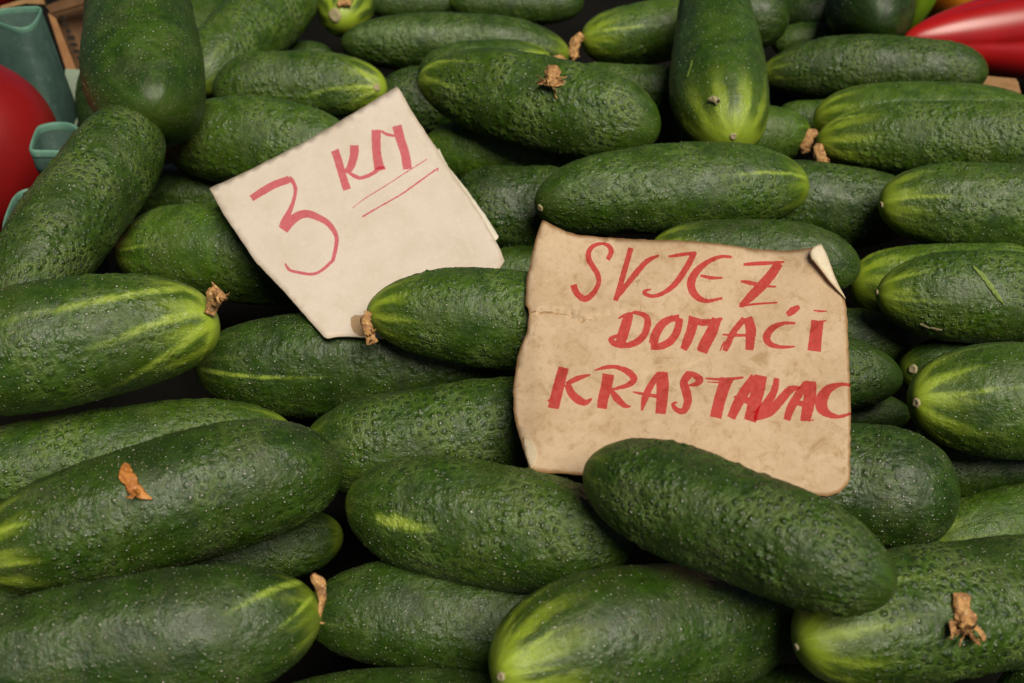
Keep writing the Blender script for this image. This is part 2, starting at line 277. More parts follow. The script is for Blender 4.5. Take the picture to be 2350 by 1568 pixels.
# ------------------------------------------------------------------ cucumbers
# key, blossom end, stem end, thickness, bend, (pale, stripe, tip, dust, wart, facing, bluntness), label
CUCUMBERS = [
    ('B1',(-0.0612, 0.2407, -0.011),(-0.1778, 0.2088, -0.011),0.043,(-0.0004, 0.0011, 0.0015),(0.2,0.45,0.25,0.7,0.35,0,2.9),'large dark cucumber in the bottom left corner with brown remnant at its right tip'),
    ('B2',(-0.0726, 0.2602, -0.038),(0.0236, 0.2586, -0.0412),0.039,(0.0, 0.0, 0.0),(0.25,0.25,0.2,0.6,0.35,0,2.9),'dark glossy cucumber along the bottom, right of the one with the brown tip remnant'),
    ('B3',(-0.0082, 0.2108, -0.0047),(0.0963, 0.2559, -0.0291),0.0452,(-0.0007, 0.0021, 0.0028),(0.25,0.7,0.8,0.8,0.4,0.35,2.9),'big cucumber at bottom centre with yellow striped tip and pale round scar at lower left'),
    ('B4',(0.0845, 0.2232, -0.008),(0.2107, 0.2606, -0.0186),0.0423,(-0.0, 0.0, 0.0),(0.4,0.5,0.6,0.7,1,0.3,2.9),'warty cucumber in the bottom right corner carrying a brown dried flower'),
    ('D1',(0.0242, 0.2713, 0.0222),(0.1085, 0.2147, 0.0276),0.0355,(0.0007, 0.001, 0.0014),(0.35,0.2,0.35,0.8,0.95,0,2.9),'long warty cucumber lying slanted over the lower edge of the tan paper sign'),
    ('B6',(-0.0582, 0.2864, -0.0096),(0.041, 0.2647, -0.0076),0.0414,(0.0, 0.0002, 0.0002),(0.4,0.25,0.15,0.8,0.8,0,2.9),'plump cucumber at lower centre with one yellowish patch on its left side'),
    ('B7',(-0.1809, 0.26, -0.0083),(-0.0627, 0.3066, -0.0082),0.0457,(-0.0004, 0.0009, 0.0012),(0.25,0.6,0.6,0.9,0.55,0,2.9),'large dark cucumber at lower left with an orange dried petal on it'),
    ('B8',(-0.0919, 0.359, -0.0395),(-0.2222, 0.3168, -0.0302),0.0377,(-0.0003, 0.001, 0.0014),(0.55,0.4,0.35,0.6,0.8,0,2.9),'cucumber half hidden behind the one carrying the orange dried petal'),
    ('B9',(-0.1175, 0.3699, 0.0105),(-0.2192, 0.3359, 0.0103),0.0478,(-0.0003, 0.001, 0.0013),(0.45,1,0.75,0.6,0.6,0.25,2.9),'cucumber at left with bold yellow stripes and a dried brown stalk on its right tip'),
    ('B10',(-0.1385, 0.39, -0.0297),(0.0048, 0.3947, -0.0295),0.0467,(-0.0, 0.0, 0.0),(0.25,0.5,0.2,0.6,0.5,0,2.9),'smooth dark cucumber below the bottom corner of the white price card'),
    ('B11',(-0.0826, 0.329, -0.0256),(0.0398, 0.3498, -0.0256),0.0434,(-0.0001, 0.0006, 0.0008),(0.4,0.2,0.2,0.7,0.9,0,2.9),'cucumber left of the lower tan sign, under the plump one with the yellowish patch'),
    ('B12',(0.1687, 0.3828, -0.0312),(0.0618, 0.3889, -0.0318),0.0359,(0.0, 0.0, 0.0),(0.15,0,0,0.6,0.8,0,2.9),'dark warty cucumber end sticking out right of the middle of the tan sign'),
    ('B13',(0.0763, 0.3135, -0.0191),(0.1629, 0.2965, -0.0188),0.0481,(0.0, 0.0, 0.0),(0.15,0.05,0.1,0.6,0.6,0,2.9),'broad dark cucumber at the lower right corner of the tan sign'),
    ('B14',(0.158, 0.3005, -0.0496),(0.2426, 0.3277, -0.048),0.0291,(-0.0, 0.0, 0.0),(0.75,0.4,0.5,0.3,0.4,0,2.9),'bright green cucumber at the right edge, above the one with the brown dried flower'),
    ('B15',(0.1546, 0.3435, -0.0115),(0.2542, 0.3461, -0.0115),0.0464,(-0.0, 0.0, 0.0),(0.55,1,0.65,0.25,0.35,0.3,2.6),'smooth bright cucumber at the right edge with star of yellow stripes round its scar'),
    ('B16',(0.1648, 0.4259, -0.0162),(0.2699, 0.4162, -0.0162),0.0416,(0.0, 0.0, 0.0),(0.55,0.55,0.5,0.4,0.8,0.15,2.6),'cucumber at the right edge with a diagonal scratch across its skin'),
    ('B17',(0.1652, 0.4622, -0.0368),(0.2666, 0.465, -0.0348),0.0396,(-0.0, 0.0, 0.0),(1,0.5,0.9,0.2,0.7,0,2.9),'pale mottled cucumber tucked between the folded sign corner and the scratched cucumber'),
    ('B18',(0.1841, 0.4998, -0.0127),(0.3016, 0.4933, -0.0132),0.0448,(0.0, 0.0, 0.0),(0.55,0.6,0.6,0.5,0.7,0.2,2.6),'cucumber at the right edge with pale tip, straight above the scratched one'),
    ('B19',(0.0663, 0.4676, -0.0213),(0.1663, 0.4551, -0.0219),0.0388,(0.0001, 0.0008, 0.001),(0.3,0.5,0.75,1,0.3,0,2.5),'dusty cucumber peeping out above the top edge of the tan sign'),
    ('B20',(0.1497, 0.508, -0.0054),(0.011, 0.4895, -0.0053),0.0446,(-0.0001, 0.0008, 0.001),(0.5,0.4,0.4,0.5,0.7,0,2.9),'long smooth cucumber above the tan sign with a single stripe near its right end'),
    ('B21',(0.1103, 0.5414, -0.0333),(0.2163, 0.5304, -0.0336),0.0447,(0.0, 0.0, 0.0),(0.3,0.1,0.1,0.2,0.8,0,2.9),'dark cucumber in shade right of the long smooth one above the tan sign'),
    ('B22',(0.0567, 0.5235, -0.0323),(-0.0335, 0.5247, -0.029),0.0474,(0.0, 0.0, 0.0),(0.1,0,0,0.5,0.7,0,2.9),'very dark cucumber between the price card and the long smooth cucumber'),
    ('B23',(-0.0556, 0.6079, -0.0388),(0.0396, 0.5983, -0.0381),0.0386,(0.0, 0.0, 0.0),(1,0.2,0.4,0.1,0.3,0,2.9),'light green cucumber in shade beside the torn right edge of the price card'),
    ('B24',(-0.0528, 0.6189, 0.0023),(0.0789, 0.5566, 0.0),0.0511,(0.0003, 0.0009, 0.0011),(0.55,0.6,0.5,0.5,1,0.1,2.9),'large warty cucumber right of the price card with a brown dried flower on top'),
    ('B25',(0.0071, 0.6888, -0.043),(-0.088, 0.6746, -0.0394),0.0465,(-0.0, 0.0, 0.0),(0.15,0.1,0.1,0.3,0.9,0,2.9),'dark cucumber behind the top corner of the price card'),
    ('B26',(0.0388, 0.725, -0.0261),(-0.1137, 0.724, -0.0178),0.0392,(0.0002, 0.0024, 0.0032),(0.35,0.35,0.3,0.4,0.7,0,2.9),'long dark cucumber near the top centre with a pale lengthwise band'),
    ('B27',(0.0249, 0.6752, -0.0122),(-0.0577, 0.6592, -0.0119),0.0325,(-0.0, 0.0, 0.0),(0.5,0.8,0.8,0.3,0.5,0.1,2.9),'short cucumber with yellow striped tip and brown flower lying against the long top one'),
    ('B28',(-0.1188, 0.7657, -0.0215),(-0.1258, 0.8702, -0.0241),0.0431,(-0.0, 0.0, 0.0),(0.55,0.7,1,0.2,0.3,0,2.9),'end-on cucumber at the top edge showing its round yellow tip with brown scar'),
    ('B29',(0.0464, 0.7339, -0.0218),(0.1627, 0.7542, -0.017),0.0414,(-0.0, 0.0, 0.0),(0.8,0.6,0.7,0.3,0.6,0.1,2.9),'light cucumber at the top with hanging brown flower, left of the upright one'),
    ('B29b',(0.1218, 0.8033, -0.0296),(0.1933, 0.7701, -0.0217),0.0466,(0.0, 0.0, 0.0),(0.2,0,0,0.3,0.4,0,2.9),'dark rounded cucumber end at the top, right behind the upright cucumber'),
    ('B30',(0.116, 0.5492, -0.0066),(0.1252, 0.7164, 0.0291),0.053,(0.0, 0.0, 0.0),(0.45,0.75,0.7,0.4,0.15,0,2.9),'upright smooth cucumber pointing at the viewer with yellow striped lower tip'),
    ('B31',(0.1637, 0.7082, -0.0333),(0.3036, 0.6836, -0.0211),0.0424,(-0.0, 0.001, 0.0014),(0.3,0.5,0.35,0.6,0.8,0,2.9),'straight dull cucumber at upper right next to the red pepper'),
    ('B32a',(0.181, 0.6286, -0.0254),(0.3107, 0.5946, -0.0167),0.0404,(0.0002, 0.0028, 0.0037),(0.8,0.7,0.7,0.4,0.3,0,2.9),'bright striped cucumber under the straight dull one at upper right'),
    ('B32b',(0.1734, 0.5881, -0.0222),(0.3226, 0.5459, -0.0018),0.0413,(0.0, 0.0012, 0.0015),(0.7,0.85,0.75,0.4,0.8,0,2.9),'stout striped cucumber at upper right with two brown dried flowers on its tip'),
    ('B33',(0.1798, 0.6247, -0.0359),(0.1003, 0.6161, -0.0359),0.0361,(-0.0, 0.0, 0.0),(0.7,0.4,0.2,0.3,0.3,0,2.9),"cucumber end wedged below right of the upright cucumber's yellow tip"),
    ('B34',(0.2253, 0.6595, -0.0472),(0.169, 0.669, -0.0473),0.0264,(0.0, 0.0, 0.0),(0.6,0.2,0.2,0.2,0.3,0,2.9),'small green sliver of cucumber behind the two brown flowers at upper right'),
    ('B35',(0.1517, 0.6615, -0.0528),(0.0867, 0.6775, -0.0577),0.0338,(0.0, 0.0, 0.0),(0.3,0.1,0.1,0.2,0.7,0,2.9),"bluish dark cucumber in the gap left of the upright cucumber's lower tip"),
    ('B36',(0.0182, 0.6814, -0.0335),(0.1218, 0.6663, -0.0266),0.0327,(0.0, 0.0, 0.0),(0.5,0.3,0.2,0.3,0.9,0,2.9),'medium green cucumber behind the large warty one, left of the upright cucumber'),
    ('B37',(0.271, 0.8009, -0.0518),(0.1896, 0.7966, -0.0484),0.0288,(0.0, 0.0, 0.0),(0.7,0.3,0.3,0.2,0.3,0,2.9),'light cucumber sliver peeking over the straight dull cucumber at upper right'),
    ('B38',(0.2406, 0.7262, -0.0091),(0.2691, 0.846, -0.0157),0.0584,(0.0, 0.0, 0.0),(0.03,0,0.02,0.1,0.2,0,2.9),'dark end-on cucumber at the top edge left of the lime green pepper'),
    ('B39',(0.2445, 0.8192, -0.0407),(0.1957, 0.866, -0.0501),0.0365,(0.0, 0.0, 0.0),(0.05,0,0,0.1,0.3,0,2.9),'dark cucumber in shade at the top edge, left of the dark end-on one'),
    ('L1',(-0.1749, 0.5099, 0.0223),(-0.233, 0.6952, 0.0498),0.0604,(0.0, 0.0, 0.0),(0.35,0,0.05,0.7,0.3,0.3,3.4),'big upright cucumber at top left leaning towards the viewer with a dull shine'),
    ('L2',(-0.2568, 0.6455, -0.0478),(-0.2778, 0.7617, -0.0325),0.0375,(-0.0, 0.0, 0.0),(0.1,0,0,0.4,0.5,0,2.9),'narrow dark cucumber squeezed between teal crate and big upright cucumber'),
    ('L3',(-0.1874, 0.5334, 0.0228),(-0.2174, 0.396, -0.0099),0.0446,(-0.0, 0.0, 0.0),(0.35,0.2,0.15,0.9,1,0,3.5),'long warty cucumber slanting along the left edge beside the teal crate'),
    ('L4',(-0.1978, 0.5796, -0.0146),(-0.0848, 0.5598, -0.0168),0.0479,(0.0002, 0.0012, 0.0015),(0.6,0.45,0.35,0.6,0.7,0,2.9),'cucumber behind the upper left edge of the price card'),
    ('L5',(-0.1985, 0.4859, -0.0298),(-0.0811, 0.4731, -0.0329),0.0483,(0.0001, 0.0008, 0.001),(0.75,0.5,0.45,0.6,0.6,0,2.9),'cucumber passing under the left edge of the price card'),
    ('L6',(-0.1361, 0.5832, -0.0529),(-0.2238, 0.5742, -0.0521),0.0379,(-0.0, 0.0, 0.0),(0.6,0.2,0.1,0.2,0.6,0,2.9),"shaded cucumber in the gap left of the price card's left corner"),
    ('L7',(-0.0764, 0.6561, -0.0199),(-0.1847, 0.6544, -0.0212),0.042,(-0.0, 0.001, 0.0013),(0.5,0.6,0.8,0.6,0.8,0.3,2.9),'cucumber behind the top of the price card with yellow tip and pale round scar'),
    ('L8',(-0.2045, 0.6734, -0.0299),(-0.1488, 0.8198, -0.0083),0.0498,(-0.0, 0.0, 0.0),(0.55,0.3,0.2,0.4,0.9,0,2.9),'diagonal pale warty cucumber at the top left centre'),
    ('L9',(-0.2313, 0.7723, -0.0449),(-0.2331, 0.8998, -0.0274),0.041,(-0.0, 0.0, 0.0),(0.4,0.2,0.2,0.2,0.5,0,2.9),'cucumber at the top between the big upright one and the diagonal pale one'),
    ('L10',(-0.1811, 0.7799, -0.0547),(-0.1276, 0.7706, -0.0507),0.0282,(0.0, 0.0, 0.0),(0.2,0.1,0.1,0.2,0.3,0,2.9),'small dark cucumber arc behind the yellow tipped one above the price card'),
    ('L11',(-0.1178, 0.8721, -0.0471),(-0.0393, 0.8721, -0.0471),0.0273,(0.0, 0.0, 0.0),(0.3,0.1,0.1,0.2,0.4,0,2.9),'dark cucumber at the top edge right of the round yellow tip'),
    ('L12',(-0.0482, 0.849, -0.0385),(0.0548, 0.849, -0.0385),0.0349,(0.0, 0.0, 0.0),(0.3,0.1,0.1,0.2,0.5,0,2.9),'dark cucumber at the top edge above the long one with the pale band'),
    ('M1',(-0.0875, 0.2123, -0.0393),(0.0121, 0.2213, -0.0491),0.0393,(-0.0, 0.0, 0.0),(0.25,0.3,0.3,0.6,0.4,0,2.9),'cucumber cut off by the bottom edge, left of the big yellow tipped one'),
    ('M2',(0.0679, 0.2278, -0.0538),(0.1241, 0.2306, -0.0542),0.0351,(-0.0, 0.0, 0.0),(0.2,0.1,0.2,0.3,0.3,0,2.9),'dark cucumber at the bottom edge under the right end of the big yellow tipped one'),
    ('M3',(0.1566, 0.2205, -0.0397),(0.2219, 0.2354, -0.0418),0.0343,(-0.0, 0.0, 0.0),(0.15,0.1,0.1,0.3,0.4,0,2.9),'dark cucumber sliver in the extreme lower right corner'),
    ('M4',(-0.0665, 0.3126, -0.0541),(-0.1466, 0.2983, -0.054),0.0306,(-0.0, 0.0, 0.0),(0.3,0.2,0.2,0.2,0.5,0,2.9),'cucumber in deep shade below the one with the orange petal'),
    ('M5',(-0.1693, 0.2761, -0.0516),(-0.2235, 0.2689, -0.0515),0.0207,(-0.0, 0.0, 0.0),(0.8,0.3,0.3,0.2,0.3,0,2.9),'pale cucumber sliver wedged at the left edge between two large dark cucumbers'),
    ('M6',(0.1919, 0.4354, -0.05),(0.1228, 0.4393, -0.0504),0.0293,(0.0, 0.0, 0.0),(0.25,0.1,0.1,0.2,0.4,0,2.9),'dark cucumber in shade right of the sign, above the warty end'),
    ('M7',(0.1793, 0.4127, -0.0506),(0.2524, 0.4148, -0.0523),0.0324,(0.0, 0.0, 0.0),(0.25,0.2,0.2,0.1,0.3,0,2.9),'shaded cucumber tip with scar behind the star striped cucumber'),
    ('M8',(0.1786, 0.3875, -0.0556),(0.1145, 0.3867, -0.0587),0.0235,(-0.0, 0.0, 0.0),(0.35,0.2,0.1,0.2,0.4,0,2.9),'dark green cucumber in shade right of the sign, below the warty end'),
    ('M9',(0.163, 0.3534, -0.053),(0.2308, 0.3558, -0.0552),0.0351,(0.0, 0.0, 0.0),(0.3,0.2,0.2,0.2,0.3,0,2.9),'shaded cucumber under the star striped one at the right edge'),
    ('M10',(-0.0216, 0.4953, -0.051),(0.0556, 0.4953, -0.051),0.0273,(0.0, 0.0, 0.0),(0.5,0.2,0.2,0.3,0.3,0,2.9),'green cucumber sliver in the gap between price card and tan sign'),
    ('C',(-0.059, 0.3773, 0.0095),(0.0402, 0.3753, -0.0004),0.0395,(0.0002, 0.0011, 0.0014),(0.6,0.6,0.65,0.6,0.85,0,2.9),'cucumber resting on the price card and running behind the tan sign'),
]
STRIPES = {
  'B9': [(15, [(482, 705), (462, 680), (420, 661), (330, 671), (180, 700), (60, 726), (4, 740)]), (16, [(482, 722), (440, 720), (380, 735), (320, 757), (280, 775), (200, 800)]), (15, [(486, 740), (450, 765), (420, 790), (370, 825), (330, 850), (210, 918)]), (9, [(482, 700), (455, 668), (425, 650), (390, 643)]), (11, [(488, 750), (478, 790), (455, 835)])],
  'B3': [(9, [(1146, 1520), (1160, 1470), (1175, 1440), (1207, 1404)]), (11, [(1156, 1528), (1190, 1500), (1225, 1479), (1274, 1447), (1327, 1431)]), (9, [(1165, 1545), (1210, 1540), (1255, 1535), (1310, 1529)]), (8, [(1128, 1510), (1130, 1480), (1143, 1432)])],
  'B15': [(11, [(2112, 915), (2150, 909), (2212, 904), (2287, 893), (2350, 888)]), (11, [(2108, 905), (2137, 885), (2175, 863), (2224, 848), (2287, 832)]), (10, [(2112, 936), (2137, 949), (2193, 971), (2250, 990)]), (8, [(2098, 905), (2108, 878), (2137, 844), (2182, 812)])],
  'B30': [(9, [(1680, 308), (1660, 275), (1642, 247), (1627, 212)]), (10, [(1685, 306), (1688, 280), (1688, 240)]), (9, [(1690, 306), (1708, 270), (1719, 240), (1722, 192)]), (8, [(1674, 312), (1640, 294), (1610, 276)])],
  'B7': [(9, [(2, 1218), (40, 1206), (75, 1200)]), (11, [(2, 1296), (50, 1292), (110, 1288)])],
  'B1': [(12, [(708, 1330), (650, 1345), (598, 1366), (515, 1411)]), (8, [(715, 1370), (680, 1410), (640, 1440)])],
  'B18': [(8, [(2030, 462), (2060, 456), (2110, 451), (2210, 452)]), (8, [(2032, 478), (2060, 492), (2100, 503)])],
  'B32b': [(9, [(1884, 306), (1900, 286), (1923, 273), (1987, 263), (2025, 262)]), (9, [(1886, 322), (1920, 321), (1949, 320), (2002, 314)]), (9, [(1890, 334), (1930, 350), (1960, 356)])],
  'B32a': [(9, [(1872, 265), (1882, 246), (1912, 228), (1945, 214)]), (7, [(1876, 268), (1905, 250), (1950, 240)])],
  'L7': [(7, [(860, 192), (840, 176), (815, 153), (789, 136)]), (7, [(860, 200), (830, 199), (759, 204), (684, 225)]), (7, [(862, 207), (830, 222), (795, 246)])],
  'B24': [(7, [(972, 160), (1000, 143), (1040, 139), (1098, 145)]), (7, [(974, 178), (1004, 187), (1030, 198), (1075, 205)])],
  'B29': [(7, [(1340, 80), (1386, 69), (1443, 64), (1510, 56)]), (7, [(1342, 92), (1370, 108), (1400, 118)])],
  'B27': [(7, [(1263, 128), (1248, 106), (1228, 95), (1190, 88)]), (6, [(1262, 134), (1220, 120), (1160, 119)])],
  'C': [(9, [(848, 712), (862, 698), (890, 686), (935, 678)]), (8, [(848, 722), (880, 731), (928, 734), (970, 740)])],
  'B16': [(8, [(2018, 658), (2040, 645), (2080, 633), (2140, 622)]), (8, [(2020, 678), (2050, 684), (2100, 690), (2180, 694)])],
  'B20': [(7, [(1848, 408), (1815, 398), (1760, 396), (1650, 402)])],
  'B10': [(7, [(462, 848), (530, 860), (600, 866), (760, 867)])],
  'B6': [(22, [(905, 1196), (935, 1205), (985, 1214)]), (14, [(870, 1190), (930, 1210), (1000, 1220)])],
  'L5': [(6, [(277, 574), (310, 567), (350, 562)])],
  'L4': [(6, [(372, 312), (410, 311), (450, 312)])],
}
BANDS = {'B26': [(26, [(830, 72), (900, 66), (1000, 68), (1100, 76), (1180, 84)])], 'B20': [(16, [(1290, 440), (1330, 412), (1380, 400), (1450, 396)])]}
NT_, NR = 92, 104
CUC = {}
def hit(key, x, y):
    o, bvh, a, b, D = CUC[key]; d = ray(x, y).normalized()
    p, n, _, _ = bvh.ray_cast(EYE, d)
    if p is None: p = at(x, y, depth(a)); n = -d
    return p, n

def build_cucumber(i, key, a, b, D, bend, look, label):
    a, b, bend = Vector(a), Vector(b), Vector(bend)
    rnd = random.Random(1000 + i * 7)
    root_loc = (a + b) * .5
    ax = (b - a); Ln = ax.length; ax.normalize()
    view = (EYE - root_loc).normalized(); e1 = (view - ax * view.dot(ax)).normalized(); e2 = ax.cross(e1)
    pale, stripe, tip, dust, wart, face, pw = look
    NT_, NR = (92, 104) if key not in STRIPES else (176, 200)
    if key in STRIPES: stripe *= .5
    u = np.linspace(0, 1, NT_); t = .5 - .5 * np.cos(np.pi * (u * .94 + .03)); t = (t - t[0]) / (t[-1] - t[0])
    w = t ** (1 + rnd.uniform(-.05, .10))
    pa, pb = pw * rnd.uniform(.94, 1.06), pw * rnd.uniform(.94, 1.06)
    s = 2 * w - 1
    prof = np.where(s < 0, (1 - np.abs(s) ** pa).clip(0) ** .5, (1 - np.abs(s) ** pb).clip(0) ** .5)
    prof = prof * (1 + rnd.uniform(-.10, .07) * (t - .5) * 2 - rnd.uniform(0, .05) * np.exp(-((t - rnd.uniform(.3, .75)) / .12) ** 2)) * 1.015
    prof = prof * (1 + rnd.uniform(-.03, .03) * np.sin(np.pi * 2 * t + rnd.uniform(0, 6)) )
    th = np.linspace(0, 2 * np.pi, NR, endpoint=False) - np.pi
    T, TH = np.meshgrid(t, th, indexing='ij'); P = np.repeat(prof[:, None], NR, 1)
    ph, ph2, ph3 = rnd.uniform(0, 6), rnd.uniform(0, 6), rnd.uniform(0, 6)
    tw = rnd.uniform(-.8, .8)
    mod = 1 + rnd.uniform(.014, .034) * np.cos(3 * TH + ph + tw * T) + .006 * np.cos(9 * TH + ph2 + tw * T) + .010 * np.sin(5.5 * T + 2 * TH + ph3) + .007 * np.sin(11 * T + ph3 - TH)
    rr = D * .5 * P * mod
    A_, AX, E1, E2, BD = (np.array(v) for v in (a, ax, e1, e2, bend))
    k = (np.maximum(0, 1 - t / .16)) ** 2 * face * D * .5
    BD = BD + (E1 * rnd.uniform(-.5, .8) + E2 * rnd.uniform(-.5, .5)) * D * .07; wig = rnd.uniform(-.03, .03) * D
    cen = A_ + AX * (t * Ln)[:, None] + BD * (4 * t * (1 - t) - .5)[:, None] + E1 * k[:, None] + E2 * (wig * np.sin(2 * np.pi * t))[:, None]
    V = cen[:, None, :] + rr[..., None] * (np.cos(TH)[..., None] * E1 + np.sin(TH)[..., None] * E2)
    V = V.reshape(-1, 3) - np.array(root_loc)
    # caps: first and last rings collapse to their poles
    nv = NT_ * NR
    idx = np.arange(nv).reshape(NT_, NR)
    nxt = np.roll(idx, -1, axis=1)
    q = np.stack([idx[:-1], nxt[:-1], nxt[1:], idx[1:]], -1).reshape(-1, 4)
    me = bpy.data.meshes.new('mesh')
    me.vertices.add(nv); me.vertices.foreach_set('co', V.ravel())
    me.loops.add(q.size); me.loops.foreach_set('vertex_index', q.ravel().astype(np.int32))
    me.polygons.add(len(q)); me.polygons.foreach_set('loop_start', np.arange(0, q.size, 4, dtype=np.int32))
    me.update(calc_edges=True); me.validate()
    seed = rnd.uniform(0, 900)
    # corner coordinates
    col = np.concatenate([np.arange(NR), [NR]])
    jj = np.arange(NR); tj = np.stack([jj, jj + 1, jj + 1, jj], -1)
    ii = np.arange(NT_ - 1); ti = np.stack([ii, ii, ii + 1, ii + 1], -1)
    TU = np.broadcast_to(tj[None], (NT_ - 1, NR, 4)) / NR; TT = np.broadcast_to(t[ti][:, None], (NT_ - 1, NR, 4))
    scale = 1000 * .045 / D
    u1 = np.stack([TU * np.pi * D * scale * .94 + seed, TT * Ln * scale + seed * .37], -1)
    u2 = np.stack([TU + rnd.uniform(0, 1), TT], -1)
    for nm, uu in (('skin', u1), ('rel', u2)):
        lay = me.uv_layers.new(name=nm); lay.data.foreach_set('uv', uu.reshape(-1).astype(np.float32))
    for nm, val in (('look_a', (pale, stripe, tip)), ('look_b', (dust, wart, seed))):
        at_ = me.attributes.new(nm, 'FLOAT_VECTOR', 'POINT'); at_.data.foreach_set('vector', np.tile(np.array(val, np.float32), nv))
    o = link('cucumber', me, M_CUC); o.location = root_loc
    tag(o, label, 'cucumber', 'cucumbers heaped on the stall')
    bvh = BVHTree.FromPolygons([Vector(v) + root_loc for v in V], [tuple(int(z) for z in f) for f in q])
    CUC[key] = (o, bvh, a, b, D)
    spot = np.zeros((nv, 3), np.float32); Wv = V + np.array(root_loc)
    for ch, table in ((0, STRIPES), (1, BANDS)):
        for wpx, line in table.get(key, ()):
            pts = []
            for (x1, y1), (x2, y2) in zip(line[:-1], line[1:]):
                m = max(1, int(math.hypot(x2 - x1, y2 - y1) / 6))
                for q_ in range(m + 1):
                    f = q_ / m; p, n = hit(key, x1 + (x2 - x1) * f, y1 + (y2 - y1) * f); pts.append(p)
            H = np.array([list(p) for p in pts]); dmin = np.full(nv, 1e9); tt = np.zeros(nv)
            for a_ in range(len(H)):
                dd = np.linalg.norm(Wv - H[a_], axis=1); m_ = dd < dmin; dmin[m_] = dd[m_]; tt[m_] = a_ / max(1, len(H) - 1)
            r_ = wpx * .9 * depth(pts[0]) / F_ * (.85 if ch == 0 else .7)
            val = np.exp(-(dmin / (r_ * (1.15 - .3 * tt))) ** 2) * (1 - tt ** 1.5 * .72)
            spot[:, ch] = np.maximum(spot[:, ch], val)
    at_ = me.attributes.new('spot', 'FLOAT_VECTOR', 'POINT'); at_.data.foreach_set('vector', spot.ravel())

for i, row in enumerate(CUCUMBERS): build_cucumber(i, *row)
SCARS=[('L7', 865, 201, 9), ('B28', 768, 35, 16), ('B30', 1683, 313, 9), ('B3', 1150, 1553, 13), ('B4', 1829, 1485, 10), ('B15', 2103, 925, 12), ('B16', 2013, 672, 8), ('B18', 2023, 470, 8), ('M7', 2095, 848, 12), ('B20', 1240, 478, 9)]
def scar(key, x, y, rpx):
    p, n = hit(key, x, y); o = CUC[key][0]
    r = .82 * rpx * depth(p) / F_ ; rnd = random.Random(int(x))
    z = n.normalized(); xa = z.orthogonal().normalized(); ya = z.cross(xa)
    vs, fs = [], []; N = 18
    wob = [1 + rnd.uniform(-.14, .14) for _ in range(N)]
    for rr_, h in ((1.2, -.0006), (1.0, .0005), (.8, .0007), (.45, .0005)):
        for j in range(N):
            t = j * 2 * math.pi / N; vs.append(p + (xa * math.cos(t) + ya * math.sin(t)) * r * rr_ * wob[j] + z * h)
    vs.append(p + z * .00045)
    for q in range(3):
        for j in range(N): fs.append((q * N + j, q * N + (j + 1) % N, (q + 1) * N + (j + 1) % N, (q + 1) * N + j))
    for j in range(N): fs.append((3 * N + j, 3 * N + (j + 1) % N, 4 * N))
    link('blossom_scar', mesh(local(o, vs), fs), M_SCAR, o)
for row in SCARS: scar(*row)

M_SCRATCH = simple('healed_scratch', [(.20, .27, .05), (.10, .17, .02), (.28, .33, .09)], 700, .6, .3)
def skin_mark(name, key, line, wpx, mat, seed=1):
    o = CUC[key][0]; rnd = random.Random(seed); pts = []
    for (x1, y1), (x2, y2) in zip(line[:-1], line[1:]):
        m = max(1, int(math.hypot(x2 - x1, y2 - y1) / 5))
        for q in range(m): pts.append((x1 + (x2 - x1) * q / m, y1 + (y2 - y1) * q / m))
    pts.append(line[-1]); n = len(pts); vs, fs = [], []
    for i, (x, y) in enumerate(pts):
        (xa, ya), (xb, yb) = pts[max(i - 1, 0)], pts[min(i + 1, n - 1)]; L = math.hypot(xb - xa, yb - ya)
        w = wpx * .5 * (math.sin(math.pi * min(1, (i + .4) / n)) ** .6) * rnd.uniform(.7, 1.2)
        for s_, hh in ((-1, .00004), (0, .0004), (1, .00004)):
            p, nn = hit(key, x - (yb - ya) / L * w * s_, y + (xb - xa) / L * w * s_); vs.append(p + nn * (hh + .00045))
    for i in range(n - 1):
        for j in range(2): fs.append((i * 3 + j, i * 3 + j + 1, (i + 1) * 3 + j + 1, (i + 1) * 3 + j))
    link(name, mesh(local(o, vs), fs), mat, o)
skin_mark('scratch', 'B16', [(2232, 612), (2255, 634), (2275, 660), (2290, 682), (2302, 698)], 12, M_SCRATCH)
skin_mark('scratch', 'B16', [(2112, 742), (2122, 747), (2134, 752)], 7, M_SCAR, 2)
skin_mark('scratch', 'B16', [(2136, 750), (2150, 755), (2162, 756)], 6, M_SCAR, 3)
skin_mark('scratch', 'B30', [(1590, 140), (1584, 160), (1578, 178)], 5, M_SCRATCH, 4)
